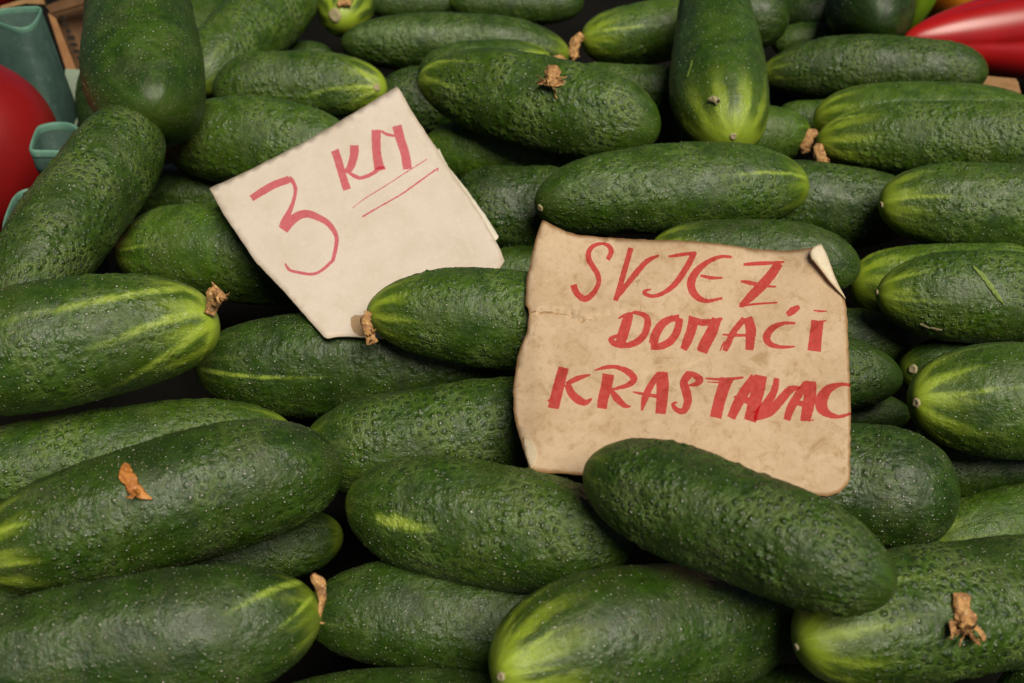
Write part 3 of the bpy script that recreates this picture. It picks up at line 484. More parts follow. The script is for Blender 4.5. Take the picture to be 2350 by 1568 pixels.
# ------------------------------------------------------------------ dried flowers: crumpled tubes that open into torn petals
def crumpled(pts, wid, seed, petals=3, pet_len=.004, crumple=.32, flat=.75):
    rnd = random.Random(seed); vs, fs = [], []
    P = [Vector(p) for p in pts]; n = 30; N = 22
    def sample(t):
        x = t * (len(P) - 1); k = min(int(x), len(P) - 2); f = x - k
        return P[k].lerp(P[k + 1], f), wid[k] * (1 - f) + wid[k + 1] * f
    def frame(path, i):
        d = (path[min(i + 1, len(path) - 1)] - path[max(i - 1, 0)]).normalized()
        side = d.cross(EYE - path[i]).normalized(); return side, side.cross(d).normalized()
    pw = [sample(i / (n - 1)) for i in range(n)]; path = [p for p, w in pw]
    for i in range(n):
        side, up = frame(path, i); tw = noise.noise(Vector((i * .16, seed * 1.7, 0))) * 1.2
        w = pw[i][1] * (.6 if i in (0, n - 1) else 1)
        for j in range(N):
            a = 2 * math.pi * j / N + tw; ca, sa = math.cos(a), math.sin(a)
            q = noise.noise(Vector((ca * 1.5, sa * 1.5, i * .16)) + Vector((seed * 3.1, 0, 0)))
            q2 = 1 - abs(noise.noise(Vector((ca * 3.2, sa * 3.2, i * .22)) + Vector((0, seed * 2.3, 0)))) * 2.2
            q3 = noise.noise(Vector((ca * 6, sa * 6, i * .7 + seed)))
            r = w * .46 * (1 + crumple * (1.9 * q + .75 * q2 + .5 * q3))
            vs.append(path[i] + side * (ca * r) + up * (sa * r * flat))
    for i in range(n - 1):
        for j in range(N): fs.append((i * N + j, i * N + (j + 1) % N, (i + 1) * N + (j + 1) % N, (i + 1) * N + j))
    fs.append(tuple(range(N - 1, -1, -1))); fs.append(tuple((n - 1) * N + j for j in range(N)))
    for k in range(petals):
        at_i = rnd.randint(n // 2, n - 2); tip, wt = pw[at_i]; d0 = (path[min(at_i + 1, n - 1)] - path[at_i - 1]).normalized()
        side = d0.cross(EYE - tip).normalized(); up = side.cross(d0)
        dr = (d0 * rnd.uniform(-.1, 1) + side * rnd.uniform(-1.2, 1.2) + up * rnd.uniform(.0, .7)).normalized()
        p = tip + side * rnd.uniform(-.35, .35) * wt + up * wt * .15; L = pet_len * rnd.uniform(.6, 1.35); m = 11; W = 5
        pth = []
        for i in range(m):
            pth.append(p.copy()); dr = (dr + Vector([rnd.uniform(-.34, .34) for _ in range(3)])).normalized(); p = p + dr * L / (m - 1)
        w0 = wt * rnd.uniform(.12, .34); ph = rnd.uniform(0, 6); base = len(vs); front, back = [], []
        for i in range(m):
            t = i / (m - 1); sd, u = frame(pth, i); ro = ph + 1.6 * noise.noise(Vector((t * 2.4, seed, k * 3.3)))
            xa = sd * math.cos(ro) + u * math.sin(ro); ya = u * math.cos(ro) - sd * math.sin(ro)
            w = w0 * (.45 + 1.1 * t) * (1 - max(0, t - .6) * 1.6) * (1 + .35 * noise.noise(Vector((t * 5, k * 2.1, seed))))
            for j in range(W):
                s_ = j / (W - 1) - .5
                q = pth[i] + xa * (s_ * 2 * w) + ya * (w * (.9 * abs(s_) - .25 + .45 * noise.noise(Vector((s_ * 4, t * 5, seed + k)))))
                front.append(q + ya * .00009); back.append(q - ya * .00009)
        vs.extend(front); vs.extend(back); M = m * W
        for i in range(m - 1):
            for j in range(W - 1):
                a, b, c, d = base + i * W + j, base + i * W + j + 1, base + (i + 1) * W + j + 1, base + (i + 1) * W + j
                fs.append((a, b, c, d)); fs.append((d + M, c + M, b + M, a + M))
        for i in range(m - 1):
            for j, fl in ((0, 0), (W - 1, 1)):
                a, d = base + i * W + j, base + (i + 1) * W + j
                fs.append((a, d, d + M, a + M) if not fl else (d, a, a + M, d + M))
    return vs, fs

def flower_on_tip(key, px, wpx, seed, lift=.0, **kw):
    o, _, a, b, D = CUC[key]
    Z = min(depth(hit(key, *q)[0]) for q in px[:1]) - lift
    pts = [at(x, y, Z - .0015) for x, y in px]
    vs, fs = crumpled(pts, [w * Z / F_ for w in wpx], seed, **kw)
    link('dried_flower', mesh(local(o, vs), fs), M_DRY, o)
flower_on_tip('C', [(848, 716), (838, 735), (846, 760), (857, 790)], [18, 22, 22, 22], 3, petals=3)
flower_on_tip('B9', [(480, 722), (488, 700), (496, 678), (508, 668)], [24, 28, 40, 42], 4, petals=5, pet_len=.006)
flower_on_tip('B27', [(1264, 138), (1280, 140), (1293, 150)], [14, 26, 24], 5)
flower_on_tip('B29', [(1338, 82), (1322, 92), (1316, 118), (1318, 136)], [16, 22, 20, 12], 6)
flower_on_tip('B32a', [(1874, 300), (1856, 312), (1845, 338), (1850, 352)], [14, 24, 24, 16], 7, lift=.006)
flower_on_tip('B32b', [(1880, 330), (1878, 350), (1888, 372), (1886, 382)], [18, 22, 26, 22], 8, lift=.004)
flower_on_tip('B1', [(716, 1318), (736, 1340), (739, 1380), (728, 1420), (714, 1462)], [12, 22, 14, 10, 16], 9, lift=.003, petals=2)
flower_on_tip('B28', [(775, 12), (795, 6), (806, 10)], [12, 16, 10], 10, petals=2)
flower_on_tip('B14', [(2124, 1262), (2112, 1264), (2104, 1268)], [14, 16, 10], 11, petals=1)

def flower_lying(name, key, px, wpx, seed, label, mat, **kw):
    pts = []
    for x, y in px:
        p, n = hit(key, x, y); pts.append(p + n * .0016)
    Z = depth(pts[0]); root = bpy.data.objects.new(name, None)
    vs, fs = crumpled(pts, [w * Z / F_ for w in wpx], seed, **kw)
    o = link(name, mesh([v - pts[0] for v in vs], fs), mat); o.location = pts[0]
    bpy.data.objects.remove(root)
    tag(o, label, 'dried flower', 'dried flowers lying on the cucumbers')
flower_lying('dried_flower', 'B24', [(1256, 160), (1268, 172), (1270, 190), (1264, 204)], [14, 30, 26, 8], 21, 'tan crumpled dried flower lying on top of the large warty cucumber at the top centre', M_DRY, petals=13, pet_len=.0075, flat=.4, crumple=.45)
flower_lying('dried_petal', 'B7', [(290, 1070), (292, 1098), (308, 1122), (330, 1138), (350, 1146)], [10, 32, 28, 18, 3], 22, 'orange curled dried petal lying on the large dark cucumber at lower left', M_PETAL, petals=2, flat=.35, pet_len=.005)
flower_lying('dried_flower', 'B4', [(2196, 1366), (2198, 1395), (2206, 1430), (2210, 1455)], [30, 38, 40, 20], 23, 'brown and orange dried flower lying on the warty cucumber in the bottom right corner', M_DRY, petals=14, pet_len=.0065, flat=.45, crumple=.42)
flower_lying('dried_flower', 'B30', [(1628, 232), (1640, 230), (1650, 238)], [8, 14, 14], 24, 'tiny beige dried scrap lying on the upright cucumber above its yellow tip', M_SCAR, petals=1, pet_len=.003, flat=.5)

# ------------------------------------------------------------------ paper signs
CARD_PLANES=[[2.13, 0.0349, 2.1253], [2.3183, 0.0694, 1.8447]]
PRICE_OUTLINE=[(480, 432), (560, 396), (700, 326), (820, 258), (904, 209), (912, 205), (918, 212), (930, 232), (945, 260), (962, 285), (985, 318), (1003, 343), (1020, 372), (1046, 409), (1076, 450), (1106, 496), (1134, 546), (1149, 575), (1158, 598), (1143, 621), (1100, 662), (1030, 712), (940, 765), (880, 779), (845, 777), (790, 775), (752, 780), (744, 777), (700, 729), (660, 683), (588, 607), (515, 496)]
SIGN_OUTLINE=[(1245, 530), (1252, 531), (1268, 541), (1292, 547), (1330, 551), (1400, 553), (1480, 556), (1560, 559), (1640, 563), (1720, 569), (1800, 571), (1860, 569), (1885, 567), (1899, 592), (1912, 620), (1926, 650), (1941, 680), (1946, 700), (1949, 760), (1951, 830), (1953, 900), (1953, 980), (1952, 1050), (1952, 1096), (1945, 1110), (1928, 1128), (1898, 1134), (1840, 1128), (1700, 1122), (1560, 1118), (1450, 1108), (1345, 1097), (1290, 1092), (1240, 1089), (1218, 1086), (1207, 1050), (1196, 1012), (1184, 970), (1178, 930), (1177, 890), (1181, 850), (1188, 812), (1198, 785), (1209, 762), (1212, 735), (1215, 718), (1206, 702), (1207, 670), (1209, 645), (1217, 605), (1226, 575), (1236, 550)]
def dist_seg(px, py, x1, y1, x2, y2):
    dx, dy = x2 - x1, y2 - y1; t = np.clip(((px - x1) * dx + (py - y1) * dy) / (dx * dx + dy * dy + 1e-12), 0, 1)
    return np.hypot(px - x1 - t * dx, py - y1 - t * dy), t
CREASES = [[(1213, 719), (1240, 722), (1275, 722), (1310, 729), (1335, 739), (1362, 738)], [(1362, 738), (1400, 726), (1450, 722)], [(1480, 860), (1530, 852), (1585, 838), (1620, 822)], [(1880, 1052), (1915, 1040), (1950, 1018)], [(1395, 606), (1500, 612), (1600, 614)], [(1830, 600), (1860, 640), (1925, 676)]]
def smooth(v, lo, hi):
    t = np.clip((v - lo) / (hi - lo), 0, 1); return t * t * (3 - 2 * t)
def price_bump(x, y):
    s = ((x - 480) * .88 + (y - 432) * .47) / 520.0           # along the top edge
    q = (-(x - 480) * .60 + (y - 432) * .80) / 380.0
    z = .0022 * np.sin(s * 3.0) * 0.6 + .0008 * np.sin(q * 4 + s * 2)
    return z + .0010 * smooth(s, .85, 1.25)
def sign_bump(x, y):
    s = (x - 1190) / 760.0; q = (y - 540) / 580.0
    z = .0016 * np.sin(s * 4.2 + .6) + .0008 * np.sin(q * 7 + s * 3) + .0005 * np.sin(s * 13 + q * 9)
    z = z + .0045 * np.exp(-((x - 1240) / 70.) ** 2 - ((y - 535) / 45.) ** 2)
    z = z - .0022 * smooth(1240 - x, 0, 60)
    z = z + .0030 * np.exp(-((x - 1870) / 45.) ** 2 - ((y - 600) / 45.) ** 2)
    z = z + .0014 * np.exp(-((x - 1940) / 40.) ** 2 - ((y - 1110) / 40.) ** 2)
    for k, c in enumerate(CREASES[:4]):
        for (p, r) in zip(c[:-1], c[1:]):
            d, t = dist_seg(x, y, *p, *r); sgn = (y - (p[1] + (r[1] - p[1]) * t))
            a = (.0007, .0004, .0003, .0003)[k]
            z = z - a * np.exp(-(d / 4.0) ** 2) + a * .8 * np.exp(-((d - 9) / 7.) ** 2) * (sgn < 0)
    return z
class Card:
    def __init__(self, plane, bump, root_px):
        a, b, c = plane; self.pl = plane; self.bump = bump
        # plane n.(P-EYE)=1 in camera axes (b, c, a)
        n = RIGHT * b + DOWN * c + FWD * a; self.n = -n.normalized()
        self.root = Vector(self.p(*root_px))
    def p(self, x, y, off=0.0):
        a, b, c = self.pl; Z = 1 / (a + b * (x - CX) / F_ + c * (y - CY) / F_)
        return at(x, y, Z) + self.n * (float(self.bump(np.float64(x), np.float64(y))) + off)
    def arr(self, xy, off=0.0):
        return [self.p(float(x), float(y), (off if np.isscalar(off) else float(off[i]))) for i, (x, y) in enumerate(xy)]
PRICE = Card(CARD_PLANES[0], price_bump, (815, 500)); SIGN = Card(CARD_PLANES[1], sign_bump, (1570, 840))

def roughen(poly, step, amp, seed):
    out = []; rnd = random.Random(seed); n = len(poly)
    for i in range(n):
        (x1, y1), (x2, y2) = poly[i], poly[(i + 1) % n]; L = math.hypot(x2 - x1, y2 - y1); m = max(1, int(L / step))
        for k in range(m):
            f = k / m; j = (noise.noise(Vector(((x1 + (x2 - x1) * f) * .05, (y1 + (y2 - y1) * f) * .05, seed))) * 1.3 + rnd.uniform(-.5, .5)) * amp
            out.append((x1 + (x2 - x1) * f - (y2 - y1) / (L + 1e-9) * j, y1 + (y2 - y1) * f + (x2 - x1) / (L + 1e-9) * j))
    return out
def inside(poly, X, Y):
    r = np.zeros(X.shape, bool); n = len(poly)
    for q in range(n):
        x1, y1 = poly[q]; x2, y2 = poly[(q + 1) % n]
        r ^= ((y1 > Y) != (y2 > Y)) & (X < (x2 - x1) * (Y - y1) / (y2 - y1 + 1e-12) + x1)
    return r
def edge_dist(poly, X, Y):
    d = np.full(X.shape, 1e9)
    for q in range(len(poly)):
        d = np.minimum(d, dist_seg(X, Y, *poly[q], *poly[(q + 1) % len(poly)])[0])
    return d
def sheet(name, card, outline, mat, thick, grid, off=0.0, amp=.9, seed=1, parent=None, extra=None, step=7, offf=None):
    ol = roughen(outline, step, amp, seed)
    A = np.array(ol); xs, ys = np.meshgrid(np.arange(A[:, 0].min(), A[:, 0].max(), grid), np.arange(A[:, 1].min(), A[:, 1].max(), grid))
    xs = xs.ravel(); ys = ys.ravel(); ok = inside(ol, xs, ys); xs, ys = xs[ok], ys[ok]
    ok = edge_dist(ol, xs, ys) > grid * .45
    pts = [Vector(p) for p in ol] + [Vector((float(a), float(b))) for a, b in zip(xs[ok], ys[ok])]
    n = len(ol)
    if extra:
        for c in extra:
            for (p, r) in zip(c[:-1], c[1:]):
                for f in np.arange(0, 1, .12):
                    for o_ in (-9, -4, 0, 4, 9):
                        q = (p[0] + (r[0] - p[0]) * f, p[1] + (r[1] - p[1]) * f + o_)
                        if inside(ol, np.array([q[0]]), np.array([q[1]]))[0]: pts.append(Vector(q))
    vo, eo, fo, *_ = delaunay_2d_cdt(pts, [(i, (i + 1) % n) for i in range(n)], [list(range(n))], 1, 1e-4)
    xy = np.array([(v.x, v.y) for v in vo]); ed = edge_dist(ol, xy[:, 0], xy[:, 1])
    offs = off if offf is None else offf(xy[:, 0], xy[:, 1])
    W = card.arr(xy, offs); base = card.root if parent is None or isinstance(parent, bool) else parent.location
    if isinstance(offs, float): back = card.arr(xy, offs - thick)
    else: back = card.arr(xy, offs - thick)
    m = len(W); faces = []
    def up(f):
        p0, p1, p2 = (W[k] for k in f[:3]); return (p1 - p0).cross(p2 - p0).dot(card.n) > 0
    for f in fo:
        f = list(f) if up(f) else list(f)[::-1]
        faces.append(tuple(f)); faces.append(tuple(k + m for k in f[::-1]))
    cnt = {}
    for f in faces[::2]:
        for p, q in zip(f, f[1:] + f[:1]): cnt[(p, q)] = 1
    for (p, q) in list(cnt):
        if (q, p) not in cnt: faces.append((q, p, p + m, q + m))
    me = mesh([v - base for v in W + back], faces)
    uv = np.concatenate([xy, xy]); lay = me.uv_layers.new(name='paper'); vi = np.empty(len(me.loops), np.int32); me.loops.foreach_get('vertex_index', vi)
    lay.data.foreach_set('uv', uv[vi].astype(np.float32).ravel())
    at_ = me.attributes.new('edge', 'FLOAT', 'POINT'); at_.data.foreach_set('value', np.clip(np.concatenate([ed, ed]) / 16., 0, 1).astype(np.float32))
    o = link(name, me, mat, parent if parent is not None else None, smooth=True)
    if parent is None: o.location = card.root
    return o

price = sheet('price_card', PRICE, PRICE_OUTLINE, M_PRICE, .0009, 16, seed=2, amp=.8)
tag(price, 'cream card with pink red 3 KM price, tilted among the cucumbers', 'price card')
sign = sheet('paper_sign', SIGN, SIGN_OUTLINE, M_SIGN, .0007, 15, seed=3, amp=1.2, extra=CREASES[:4])
tag(sign, 'tan creased paper sign with red SVJEZ DOMACI KRASTAVAC lettering and folded corner', 'paper sign')
sheet('torn_layer', PRICE, [(1000, 338), (1008, 339), (1028, 378), (1057, 412), (1083, 446), (1113, 487), (1144, 537), (1142, 541), (1134, 548), (1100, 500), (1068, 452), (1038, 412), (1012, 375)], M_PEEL, .0007, 9, off=-.0012, seed=5, parent=price, amp=.9)
FLAP = [(1884, 564), (1877, 570), (1861, 584), (1854, 597), (1858, 609), (1875, 626), (1901, 649), (1925, 667), (1936, 675), (1942, 682), (1937, 671), (1930, 660), (1916, 635), (1902, 605), (1891, 580)]
def flap_off(x, y):
    d = dist_seg(x, y, 1887, 566, 1941, 680)[0]; return .0009 + .0024 * np.sin(np.clip(d / 42., 0, 1) * 1.7)
sheet('folded_corner', SIGN, FLAP, M_SIGNBACK, .0006, 7, off=.001, seed=6, parent=sign, amp=.3, offf=flap_off)
M_CHIP = paper_material('torn_paper_core', (.66, .56, .42), (.58, .47, .33), (.45, .32, .18), (.45, .3, .15), .4, .4)
sheet('torn_patch', SIGN, [(1200, 1003), (1214, 1008), (1224, 1018), (1231, 1031), (1235, 1052), (1229, 1074), (1219, 1080), (1212, 1065), (1206, 1044)], M_CHIP, .0004, 6, off=.0004, seed=7, parent=sign, amp=.6)
M_PAINTED_SHADOW = ink_material('painted_flower_shadow', (.86, .80, .72))  # tint that stands in for the dried flower's cast shadow
sheet('stain_or_shadow', PRICE, [(806, 735), (815, 729), (832, 730), (846, 738), (846, 776), (826, 776), (812, 768), (806, 752)], M_PAINTED_SHADOW, .00002, 8, off=.00012, seed=12, parent=price, amp=.5, step=5)  # flower's shadow painted as a thin tinted sheet on the card
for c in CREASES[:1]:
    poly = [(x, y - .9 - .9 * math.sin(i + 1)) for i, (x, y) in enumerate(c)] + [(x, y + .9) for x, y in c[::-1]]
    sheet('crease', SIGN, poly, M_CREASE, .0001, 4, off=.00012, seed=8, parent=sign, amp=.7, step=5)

# --- lettering: strokes of a broad felt marker, (x, y, width) along each stroke
Z4 = (514.06, 257.03, .33955); Z5 = (1193.4, 514.06, .33594)
PRICE_TEXT = {
 '3': [[(190,592,46),(260,545,52),(340,500,54),(440,462,52)], [(442,450,32),(475,495,26),(485,545,24),(470,620,24),(445,690,36),(415,755,52),(402,800,60)],
       [(408,815,66),(450,762,64),(510,715,60),(570,705,54),(640,730,46),(700,765,40),(745,820,34),(765,880,28),(755,960,26),(740,1025,24)], [(745,1020,24),(690,1075,20),(640,1110,20),(590,1122,20),(520,1112,20),(465,1100,18),(440,1085,20),(418,1050,10)]],
 'K': [[(750,268,54),(775,340,54),(800,430,52),(832,532,56)], [(882,236,60),(880,300,58),(860,370,54),(832,410,44)], [(815,405,14),(850,420,20),(890,445,28),(935,452,24),(1000,425,26),(1050,390,30),(1090,385,18)]],
 'M': [[(1030,135,64),(1030,220,60),(1035,300,58),(1052,390,70)], [(1066,140,16),(1100,160,22),(1152,172,16)], [(1170,108,66),(1195,200,62),(1225,290,60),(1240,388,62)], [(1186,170,14),(1225,270,16),(1262,345,14)]],
 '_': [[(872,660,4),(960,590,7),(1100,500,7),(1250,400,7),(1370,325,6)]],
 '=': [[(938,720,12),(1050,650,10),(1200,560,10),(1330,465,11),(1448,380,9)], [(1448,380,7),(1440,408,4)]],
}
SIGN_TEXT = [
 ('S', [[(365,440,46),(385,490,44),(440,532,42),(495,500,38),(535,430,32),(530,370,36),(500,320,38),(470,270,40),(468,220,36),(500,178,28),(560,160,20),(605,175,30),(622,215,36),(598,266,30)]]),
 ('V', [[(756,188,36),(730,280,38),(690,420,38),(652,545,34)], [(655,535,24),(720,450,36),(800,350,42),(870,275,36),(948,240,12)]]),
 ('J', [[(1012,246,16),(1100,232,26),(1202,216,20)], [(1185,222,40),(1140,310,42),(1060,425,40),(980,490,30),(905,515,24),(852,500,26),(852,482,24),(895,468,8)]]),
 ('E', [[(1445,232,16),(1370,235,22),(1280,275,32),(1205,340,48),(1168,410,58),(1178,470,54),(1220,512,42),(1280,526,26),(1330,515,20),(1384,500,14)], [(1232,366,14),(1300,375,24),(1384,371,8)]]),
 ('Z', [[(1530,272,18),(1650,258,28),(1808,245,14)], [(1772,255,56),(1720,330,66),(1650,410,68),(1580,480,60),(1512,545,32)], [(1500,548,12),(1600,530,16),(1764,517,12)], [(1510,382,14),(1580,390,30),(1680,405,20),(1754,410,10)]]),
 ('D', [[(742,640,60),(722,710,72),(700,780,74),(680,842,60)], [(672,668,12),(720,642,24),(780,628,22),(850,645,38),(872,690,46),(848,770,46),(790,825,46),(700,850,32),(640,832,42),(622,804,34),(685,772,10)]]),
 ('O', [[(1085,650,50),(1030,658,40),(975,690,54),(930,755,62),(908,825,60)], [(895,845,40),(960,840,46),(1030,800,52),(1075,730,52),(1090,650,50)]]),
 ('M', [[(1190,640,74),(1172,720,66),(1142,800,64),(1118,852,44)], [(1158,650,40),(1260,668,46),(1384,636,20)], [(1345,642,66),(1310,730,78),(1272,800,80),(1245,864,76)]]),
 ('A', [[(1560,625,64),(1580,700,74),(1576,780,66),(1570,848,54)], [(1535,632,42),(1465,720,42),(1425,800,46),(1402,855,34)], [(1386,742,10),(1500,746,24),(1616,745,8)], [(1368,856,8),(1385,820,12),(1400,790,12)]]),
 ('C', [[(1884,662,14),(1800,664,26),(1725,700,46),(1688,760,54),(1712,808,42),(1780,828,26),(1880,824,12)], [(1832,602,36),(1868,576,52),(1912,548,30)]]),
 ('I', [[(2040,645,84),(2028,730,86),(2016,844,94)], [(1992,652,12),(2098,640,10)], [(2012,571,8),(2060,576,14),(2106,575,7)]]),
 ('K', [[(298,998,72),(275,1080,76),(250,1180,78),(228,1270,76)], [(192,1222,14),(232,1200,30)], [(318,1108,28),(390,1072,40),(480,1046,10)], [(325,1110,44),(350,1170,52),(400,1218,58),(448,1236,40),(490,1208,12)]]),
 ('R', [[(602,1045,80),(590,1120,76),(567,1210,72),(560,1270,68)], [(508,1016,8),(580,996,26),(660,992,28),(740,1022,46),(778,1065,48),(738,1108,36),(632,1142,14)], [(618,1145,30),(660,1200,52),(712,1248,36),(756,1254,10)]]),
 ('A', [[(972,1012,74),(975,1100,86),(970,1200,78),(960,1304,70)], [(950,1020,34),(892,1110,46),(852,1200,48),(832,1284,12)], [(770,1155,8),(870,1172,26),(1004,1190,24)]]),
 ('S', [[(1134,1012,20),(1185,1024,40),(1228,1062,54),(1205,1092,38),(1150,1104,10)], [(1160,1018,56),(1120,1080,56),(1136,1150,62),(1145,1220,56),(1116,1288,46),(1068,1278,36),(1045,1238,26),(1074,1224,10)]]),
 ('T', [[(1265,1055,8),(1400,1062,26),(1526,1048,16)], [(1280,1080,6),(1440,1090,16)], [(1412,1062,88),(1382,1150,82),(1356,1240,80),(1336,1332,80)]]),
 ('A', [[(1645,1036,90),(1625,1140,92),(1595,1250,88),(1572,1342,84)], [(1605,1045,64),(1532,1150,72),(1478,1250,68),(1442,1332,58)], [(1462,1185,14),(1560,1210,52),(1640,1200,30)]]),
 ('V', [[(1756,1048,38),(1740,1130,48),(1692,1220,62),(1628,1310,74)], [(1920,1104,10),(1850,1122,54),(1780,1200,62),(1705,1282,62),(1600,1328,36)]]),
 ('A', [[(1992,1062,76),(1986,1150,86),(1972,1240,82),(1952,1330,68)], [(1962,1070,46),(1902,1160,58),(1852,1250,58),(1826,1328,48)], [(1846,1198,12),(1930,1215,42),(2005,1210,30)], [(1920,1331,10),(2010,1331,10)]]),
 ('C', [[(2264,1090,20),(2200,1082,26),(2115,1112,62),(2068,1180,84),(2068,1250,78),(2115,1293,46),(2185,1311,24),(2262,1290,18)]]),
]
def smooth_path(stroke):
    S = np.array(stroke, float); n = len(S); Q = []
    for i in range(n - 1):
        p0, p1, p2, p3 = S[max(i - 1, 0)], S[i], S[i + 1], S[min(i + 2, n - 1)]
        for t in np.arange(0, 1, .2):
            q = .5 * ((2 * p1) + (-p0 + p2) * t + (2 * p0 - 5 * p1 + 4 * p2 - p3) * t * t + (-p0 + 3 * p1 - 3 * p2 + p3) * t ** 3)
            q[2] = p1[2] + (p2[2] - p1[2]) * t; Q.append(q)
    Q.append(S[-1]); return np.array(Q)
def letter(name, card, strokes, zz, mat, parent, seed):
    paths = [smooth_path(s_) for s_ in strokes]; allp = np.concatenate(paths)
    h = 3.2; pad = 60
    gx = np.arange(allp[:, 0].min() - pad, allp[:, 0].max() + pad, h); gy = np.arange(allp[:, 1].min() - pad, allp[:, 1].max() + pad, h)
    X, Y = np.meshgrid(gx, gy, indexing='ij'); D = np.full(X.shape, 1e9)
    for Q in paths:
        d1 = np.full(X.shape, 1e9)
        for a, b in zip(Q[:-1], Q[1:]):
            d, t = dist_seg(X, Y, a[0], a[1], b[0], b[1]); d1 = np.minimum(d1, d - .5 * (a[2] + (b[2] - a[2]) * t))
        for e, i2 in ((0, 1), (-1, -2)):                          # square-cut ends
            dr = Q[e][:2] - Q[i2][:2]; L = np.hypot(*dr)
            if L < 1e-6: continue
            dr = dr / L; s_ = (X - Q[e][0]) * dr[0] + (Y - Q[e][1]) * dr[1]; near = np.hypot(X - Q[e][0], Y - Q[e][1]) < Q[e][2] * .75
            d1 = np.where(near & (s_ > 0), np.maximum(d1, s_ - Q[e][2] * .06), d1)
        D = np.minimum(D, d1)
    wob = np.vectorize(lambda a, b: noise.noise(Vector((a, b, seed * 1.3))))
    band = np.abs(D) < 8; D[band] += wob(X[band] * .06, Y[band] * .06) * 2.0 + wob(X[band] * .3, Y[band] * .3) * .9
    off = .00010 + .00012 * (seed % 2); verts, faces, uvs, vid = [], [], [], {}
    def vert(key, x, y):
        if key not in vid:
            vid[key] = len(verts); px, py = zz[0] + x * zz[2], zz[1] + y * zz[2]
            verts.append(card.p(px, py, off)); uvs.append((px, py))
        return vid[key]
    I, J = np.where((D[:-1, :-1] < 0) | (D[1:, :-1] < 0) | (D[:-1, 1:] < 0) | (D[1:, 1:] < 0))
    for i, j in zip(I.tolist(), J.tolist()):
        cs = ((i, j), (i + 1, j), (i + 1, j + 1), (i, j + 1)); f = []
        for k in range(4):
            a, b = cs[k], cs[(k + 1) % 4]; da, db = D[a], D[b]
            if da < 0: f.append(vert(a, gx[a[0]], gy[a[1]]))
            if (da < 0) != (db < 0):
                t = da / (da - db); kk = (min(a, b), max(a, b))
                f.append(vert(kk, gx[a[0]] + (gx[b[0]] - gx[a[0]]) * t, gy[a[1]] + (gy[b[1]] - gy[a[1]]) * t))
        if len(f) > 2: faces.append(tuple(f[::-1]))
    me = mesh([v - parent.location for v in verts], faces)
    lay = me.uv_layers.new(name='paper'); vi = np.empty(len(me.loops), np.int32); me.loops.foreach_get('vertex_index', vi)
    lay.data.foreach_set('uv', np.array(uvs, np.float32)[vi].ravel())
    return link(name, me, mat, parent)
for i, (ch, st) in enumerate(PRICE_TEXT.items()):
    letter('underline' if ch in '_=' else ('numeral' if ch == '3' else 'letter'), PRICE, st, Z4, M_INK_A, price, i * 2)
for i, (ch, st) in enumerate(SIGN_TEXT): letter('letter', SIGN, st, Z5, M_INK_B, sign, 30 + i)

# ------------------------------------------------------------------ left: teal crate, tomatoes, carton
def chaikin(p, n=2):
    for _ in range(n):
        q = []
        for a, b in zip(p, p[1:] + p[:1]): q += [a.lerp(b, .25), a.lerp(b, .75)]
        p = q
    return p
def hollow_post(name, rim_px, h, bottom, k, wall, parent, band=None, flip=1):
    rim = chaikin([on_level(x, y, h) for x, y in rim_px], 2); c = sum(rim, Vector()) / len(rim); N = len(rim)
    rings = [(1.0, h)]
    if band:
        for sc, dz in band: rings.append((sc, h - dz))
    rings.append((k, bottom))
    vs, fs = [], []
    seq = [(1 - wall * 1.35, h - .075), (1 - wall, h - .0012)] + [(1 - wall, h - .0012), (1.0, h - .0012)] + rings[1:]
    for s, z in seq:
        for p in rim: q = c + (p - c) * s; vs.append(Vector((q.x, q.y, z)))
    for r in range(len(seq) - 1):
        for j in range(N): fs.append((r * N + j, r * N + (j + 1) % N, (r + 1) * N + (j + 1) % N, (r + 1) * N + j))
    fs.append(tuple(range(N)))
    post = link(name, mesh(local(parent, vs), fs), M_TEAL, parent)
    rv, rf = [], []; prof = [(1 - wall * 1.02, -.0030), (1 - wall * 1.0, -.0003), (1 - wall * .6, .0006), (1.0 - wall * .2, .0006), (1.02, -.0003), (1.012, -.0028)]
    for s, dz in prof:
        for p in rim: q = c + (p - c) * s; rv.append(Vector((q.x, q.y, h + dz)) + Vector((0, 0, .0004 * noise.noise(p * 90))))
    for r in range(len(prof) - 1):
        for j in range(N): rf.append((r * N + j, r * N + (j + 1) % N, (r + 1) * N + (j + 1) % N, (r + 1) * N + j))
    rimo = link('rim', mesh([v - crate.location for v in rv], rf), M_TEALRIM, post)
    return post
crate = bpy.data.objects.new('plastic_crate', None); COL.objects.link(crate); crate.location = at(110, 300, .70); 
tag(crate, 'teal plastic crate with hollow open topped posts between tomato and cucumbers', 'crate')
hollow_post('hollow_post', [(-20, 22), (60, 17), (96, 15), (94, 30), (78, 60), (44, 69), (0, 55), (-25, 45)], .016, -.10, 1.75, .10, crate)
hollow_post('hollow_post', [(65, 340), (80, 300), (90, 288), (130, 280), (166, 284), (186, 298), (190, 335), (165, 350), (110, 349), (72, 350)], .014, -.032, .45, .12, crate, band=[(.97, .008), (.985, .0085), (.96, .011), (.93, .012)])
hollow_post('hollow_post', [(2, 525), (22, 465), (44, 438), (80, 430), (120, 432), (135, 470), (110, 520), (60, 540), (14, 536)], .0075, -.030, .45, .10, crate, band=[(.97, .008), (.985, .0085), (.96, .011), (.93, .012)])
def slab(name, px, h, th, mat, parent):
    top = [on_level(x, y, h) for x, y in px]; n = len(top)
    vs = top + [p - Vector((0, 0, th)) for p in top]
    fs = [tuple(range(n)), tuple(range(2 * n - 1, n - 1, -1))] + [(j, j + n, (j + 1) % n + n, (j + 1) % n) for j in range(n)]
    return link(name, mesh(local(parent, vs) if parent else vs, fs), mat, parent, smooth=False)
